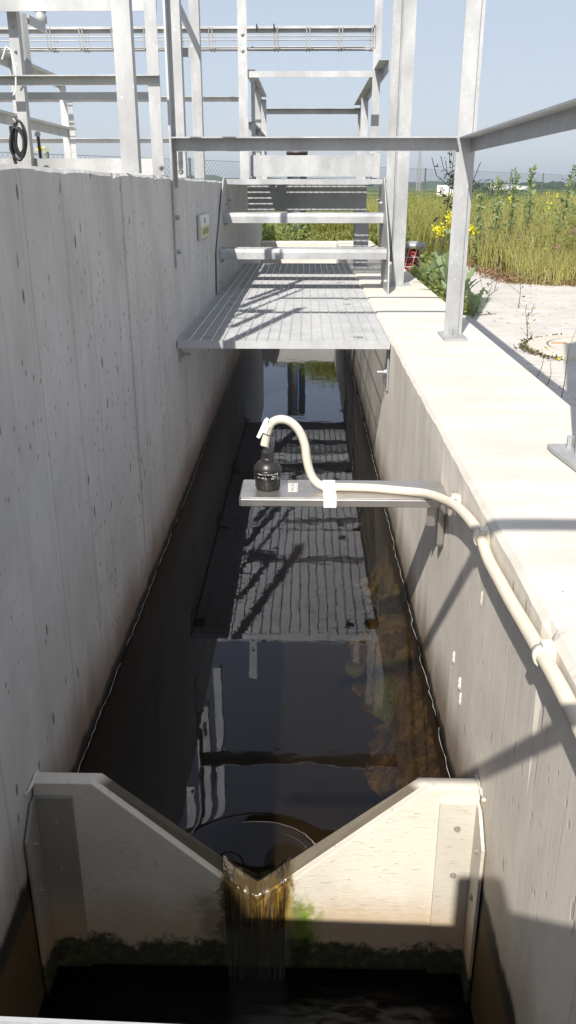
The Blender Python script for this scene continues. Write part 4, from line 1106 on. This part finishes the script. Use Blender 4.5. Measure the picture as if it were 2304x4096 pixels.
for i, (x,y,H,lab) in enumerate(((1.10,4.0,.16,'thin yellow-tipped stem farthest left beyond the wall edge'),(1.13,3.9,.13,'short yellow-tipped stem between its two taller neighbours'),(1.13,3.65,.30,'long bare yellow-tipped stem reaching towards the manhole'))):
    stalk_plant('flower_stem', lab, 'plant', (x,y,ZGR), H, (.04,0), 0, .02, M_weed, 'thin flower stems behind the right wall', 0, M_stem, seed=70+i, flowers=(8,.004,.009,1), r=.002)
P = np.stack([1.70+ .44*np.cos(t:=rng.uniform(PI*.55,PI*1.25,500)), 4.82+.44*np.sin(t), np.full(500,ZGR+.012)],1)+rng.normal(size=(500,3))*np.array([.02,.02,.004])
tag(mesh_np('joint_moss', *leaves(P, rng.uniform(.012,.03,500)), mat_leaf('joint_moss',(.05,.06,.02),(.16,.10,.05),.1)), kind='stuff')
stalk_plant('wall_top_weed', 'small green weed with a yellow flower beyond the left toe board', 'plant', (-3.35, 11.2, ZGR), 1.32, (.05,0), 60, .08, M_weed, None, 4, seed=90, flowers=(20,.03,.04,2), leafspread=.2)
stalk_plant('wall_top_weed', 'small green weed between the two posts right of the flat bar', 'plant', (-1.55, 10.6, ZGR), 1.05, (.0,0), 150, .07, M_weed, None, 4, seed=92, leafspread=.16, lo=.7)
# far trees on the plain
r = random.Random(77)
def tree(x, y, h, w, lab):
    t = thing('bushy_tree', lab, 'tree', (x,y,ZGR), 'dark bushes on the plain beyond the fence')
    g = MB(); g.tube([(x,y,ZGR),(x,y,ZGR+h*.5)], .06*h, 6, rfun=lambda i: .05*h*(1-.4*i)); g.build('trunk', M_dead, t)
    n = 900; u = rng.normal(size=(n,3)); u /= np.linalg.norm(u,axis=1)[:,None]; u *= (rng.random(n)**.4)[:,None]
    lump = 1+.25*np.sin(u[:,0]*6+x)*np.cos(u[:,2]*5)
    P = u*np.array([w/2,w/2,h*.45])*lump[:,None]+np.array([x,y,ZGR+h*.52])
    mesh_np('crown', *leaves(P, rng.uniform(.2,.45,n)*h*.28), M_treel, t)
M_treel = mat_leaf('far_leaf', (.025,.045,.018), (.06,.09,.03), .2)
spots = [(12.8,62,1.5,3.6,'dark bush just left of the tallest mugwort stalk'),(22,70,1.7,5,'bush right of the tallest mugwort stalk'),(26,74,1.5,6,'wide bush before the right edge of the picture'),(31,76,2.0,5,'bush at the right edge of the picture'),(9.8,58,1.9,2.6,'bush behind the middle mugwort stalks'),(17,66,1.1,5,'low bush between two mugwort stalks')]
for s_ in spots: tree(*s_)

# ---------------------------------------------------------------- haze
HZ = 1
if HZ:
    g = MB(); g.box(-3900, 3900, -600, 3400, -3.8, 62)
    hz = g.build('haze', mat_haze('haze_air', .5/2600)); tag(hz, kind='stuff')

# ---------------------------------------------------------------- light, sky, camera
el = math.asin(-SUN.z); az = math.atan2(-SUN.x, -SUN.y)   # direction towards the sun
W = bpy.data.worlds.new('World'); S.world = W; W.use_nodes = True
nt = W.node_tree; bg = nt.nodes['Background']
sky = nt.nodes.new('ShaderNodeTexSky'); sky.sky_type = 'NISHITA'; sky.sun_disc = False
sky.sun_elevation = el; sky.sun_rotation = az
sky.air_density = 1.0; sky.dust_density = 1.2; sky.ozone_density = 1.5; sky.altitude = 100
mx = nt.nodes.new('ShaderNodeMix'); mx.data_type = 'RGBA'; mx.inputs[0].default_value = .78
nt.links.new(sky.outputs[0], mx.inputs[6]); mx.inputs[7].default_value = (3.15, 3.38, 3.9, 1)   # even summer haze over the clear sky
nt.links.new(mx.outputs[2], bg.inputs[0]); bg.inputs[1].default_value = .10
sl = bpy.data.lights.new('sun', 'SUN'); sl.energy = 3.9; sl.angle = math.radians(.55); sl.color = (1, .95, .87)
so = bpy.data.objects.new('sun', sl); C.objects.link(so); so.rotation_euler = (-SUN).to_track_quat('Z', 'Y').to_euler()

cam = bpy.data.cameras.new('camera'); co = bpy.data.objects.new('camera', cam); C.objects.link(co); S.camera = co
cam.sensor_fit = 'VERTICAL'; cam.sensor_height = 36; cam.lens = 36*2100/2576; cam.sensor_width = 36
cam.clip_start = .02; cam.clip_end = 12000
co.location = (0,0,0); co.rotation_euler = (math.radians(90-21.2), 0, math.radians(1.23))
S.view_settings.view_transform = 'Standard'; S.view_settings.look = 'None'; S.view_settings.gamma = 1
S.view_settings.exposure = .88
S.render.resolution_x = 576; S.render.resolution_y = 1024
try:
    S.cycles.transparent_max_bounces = 24; S.cycles.max_bounces = 8
except Exception: pass
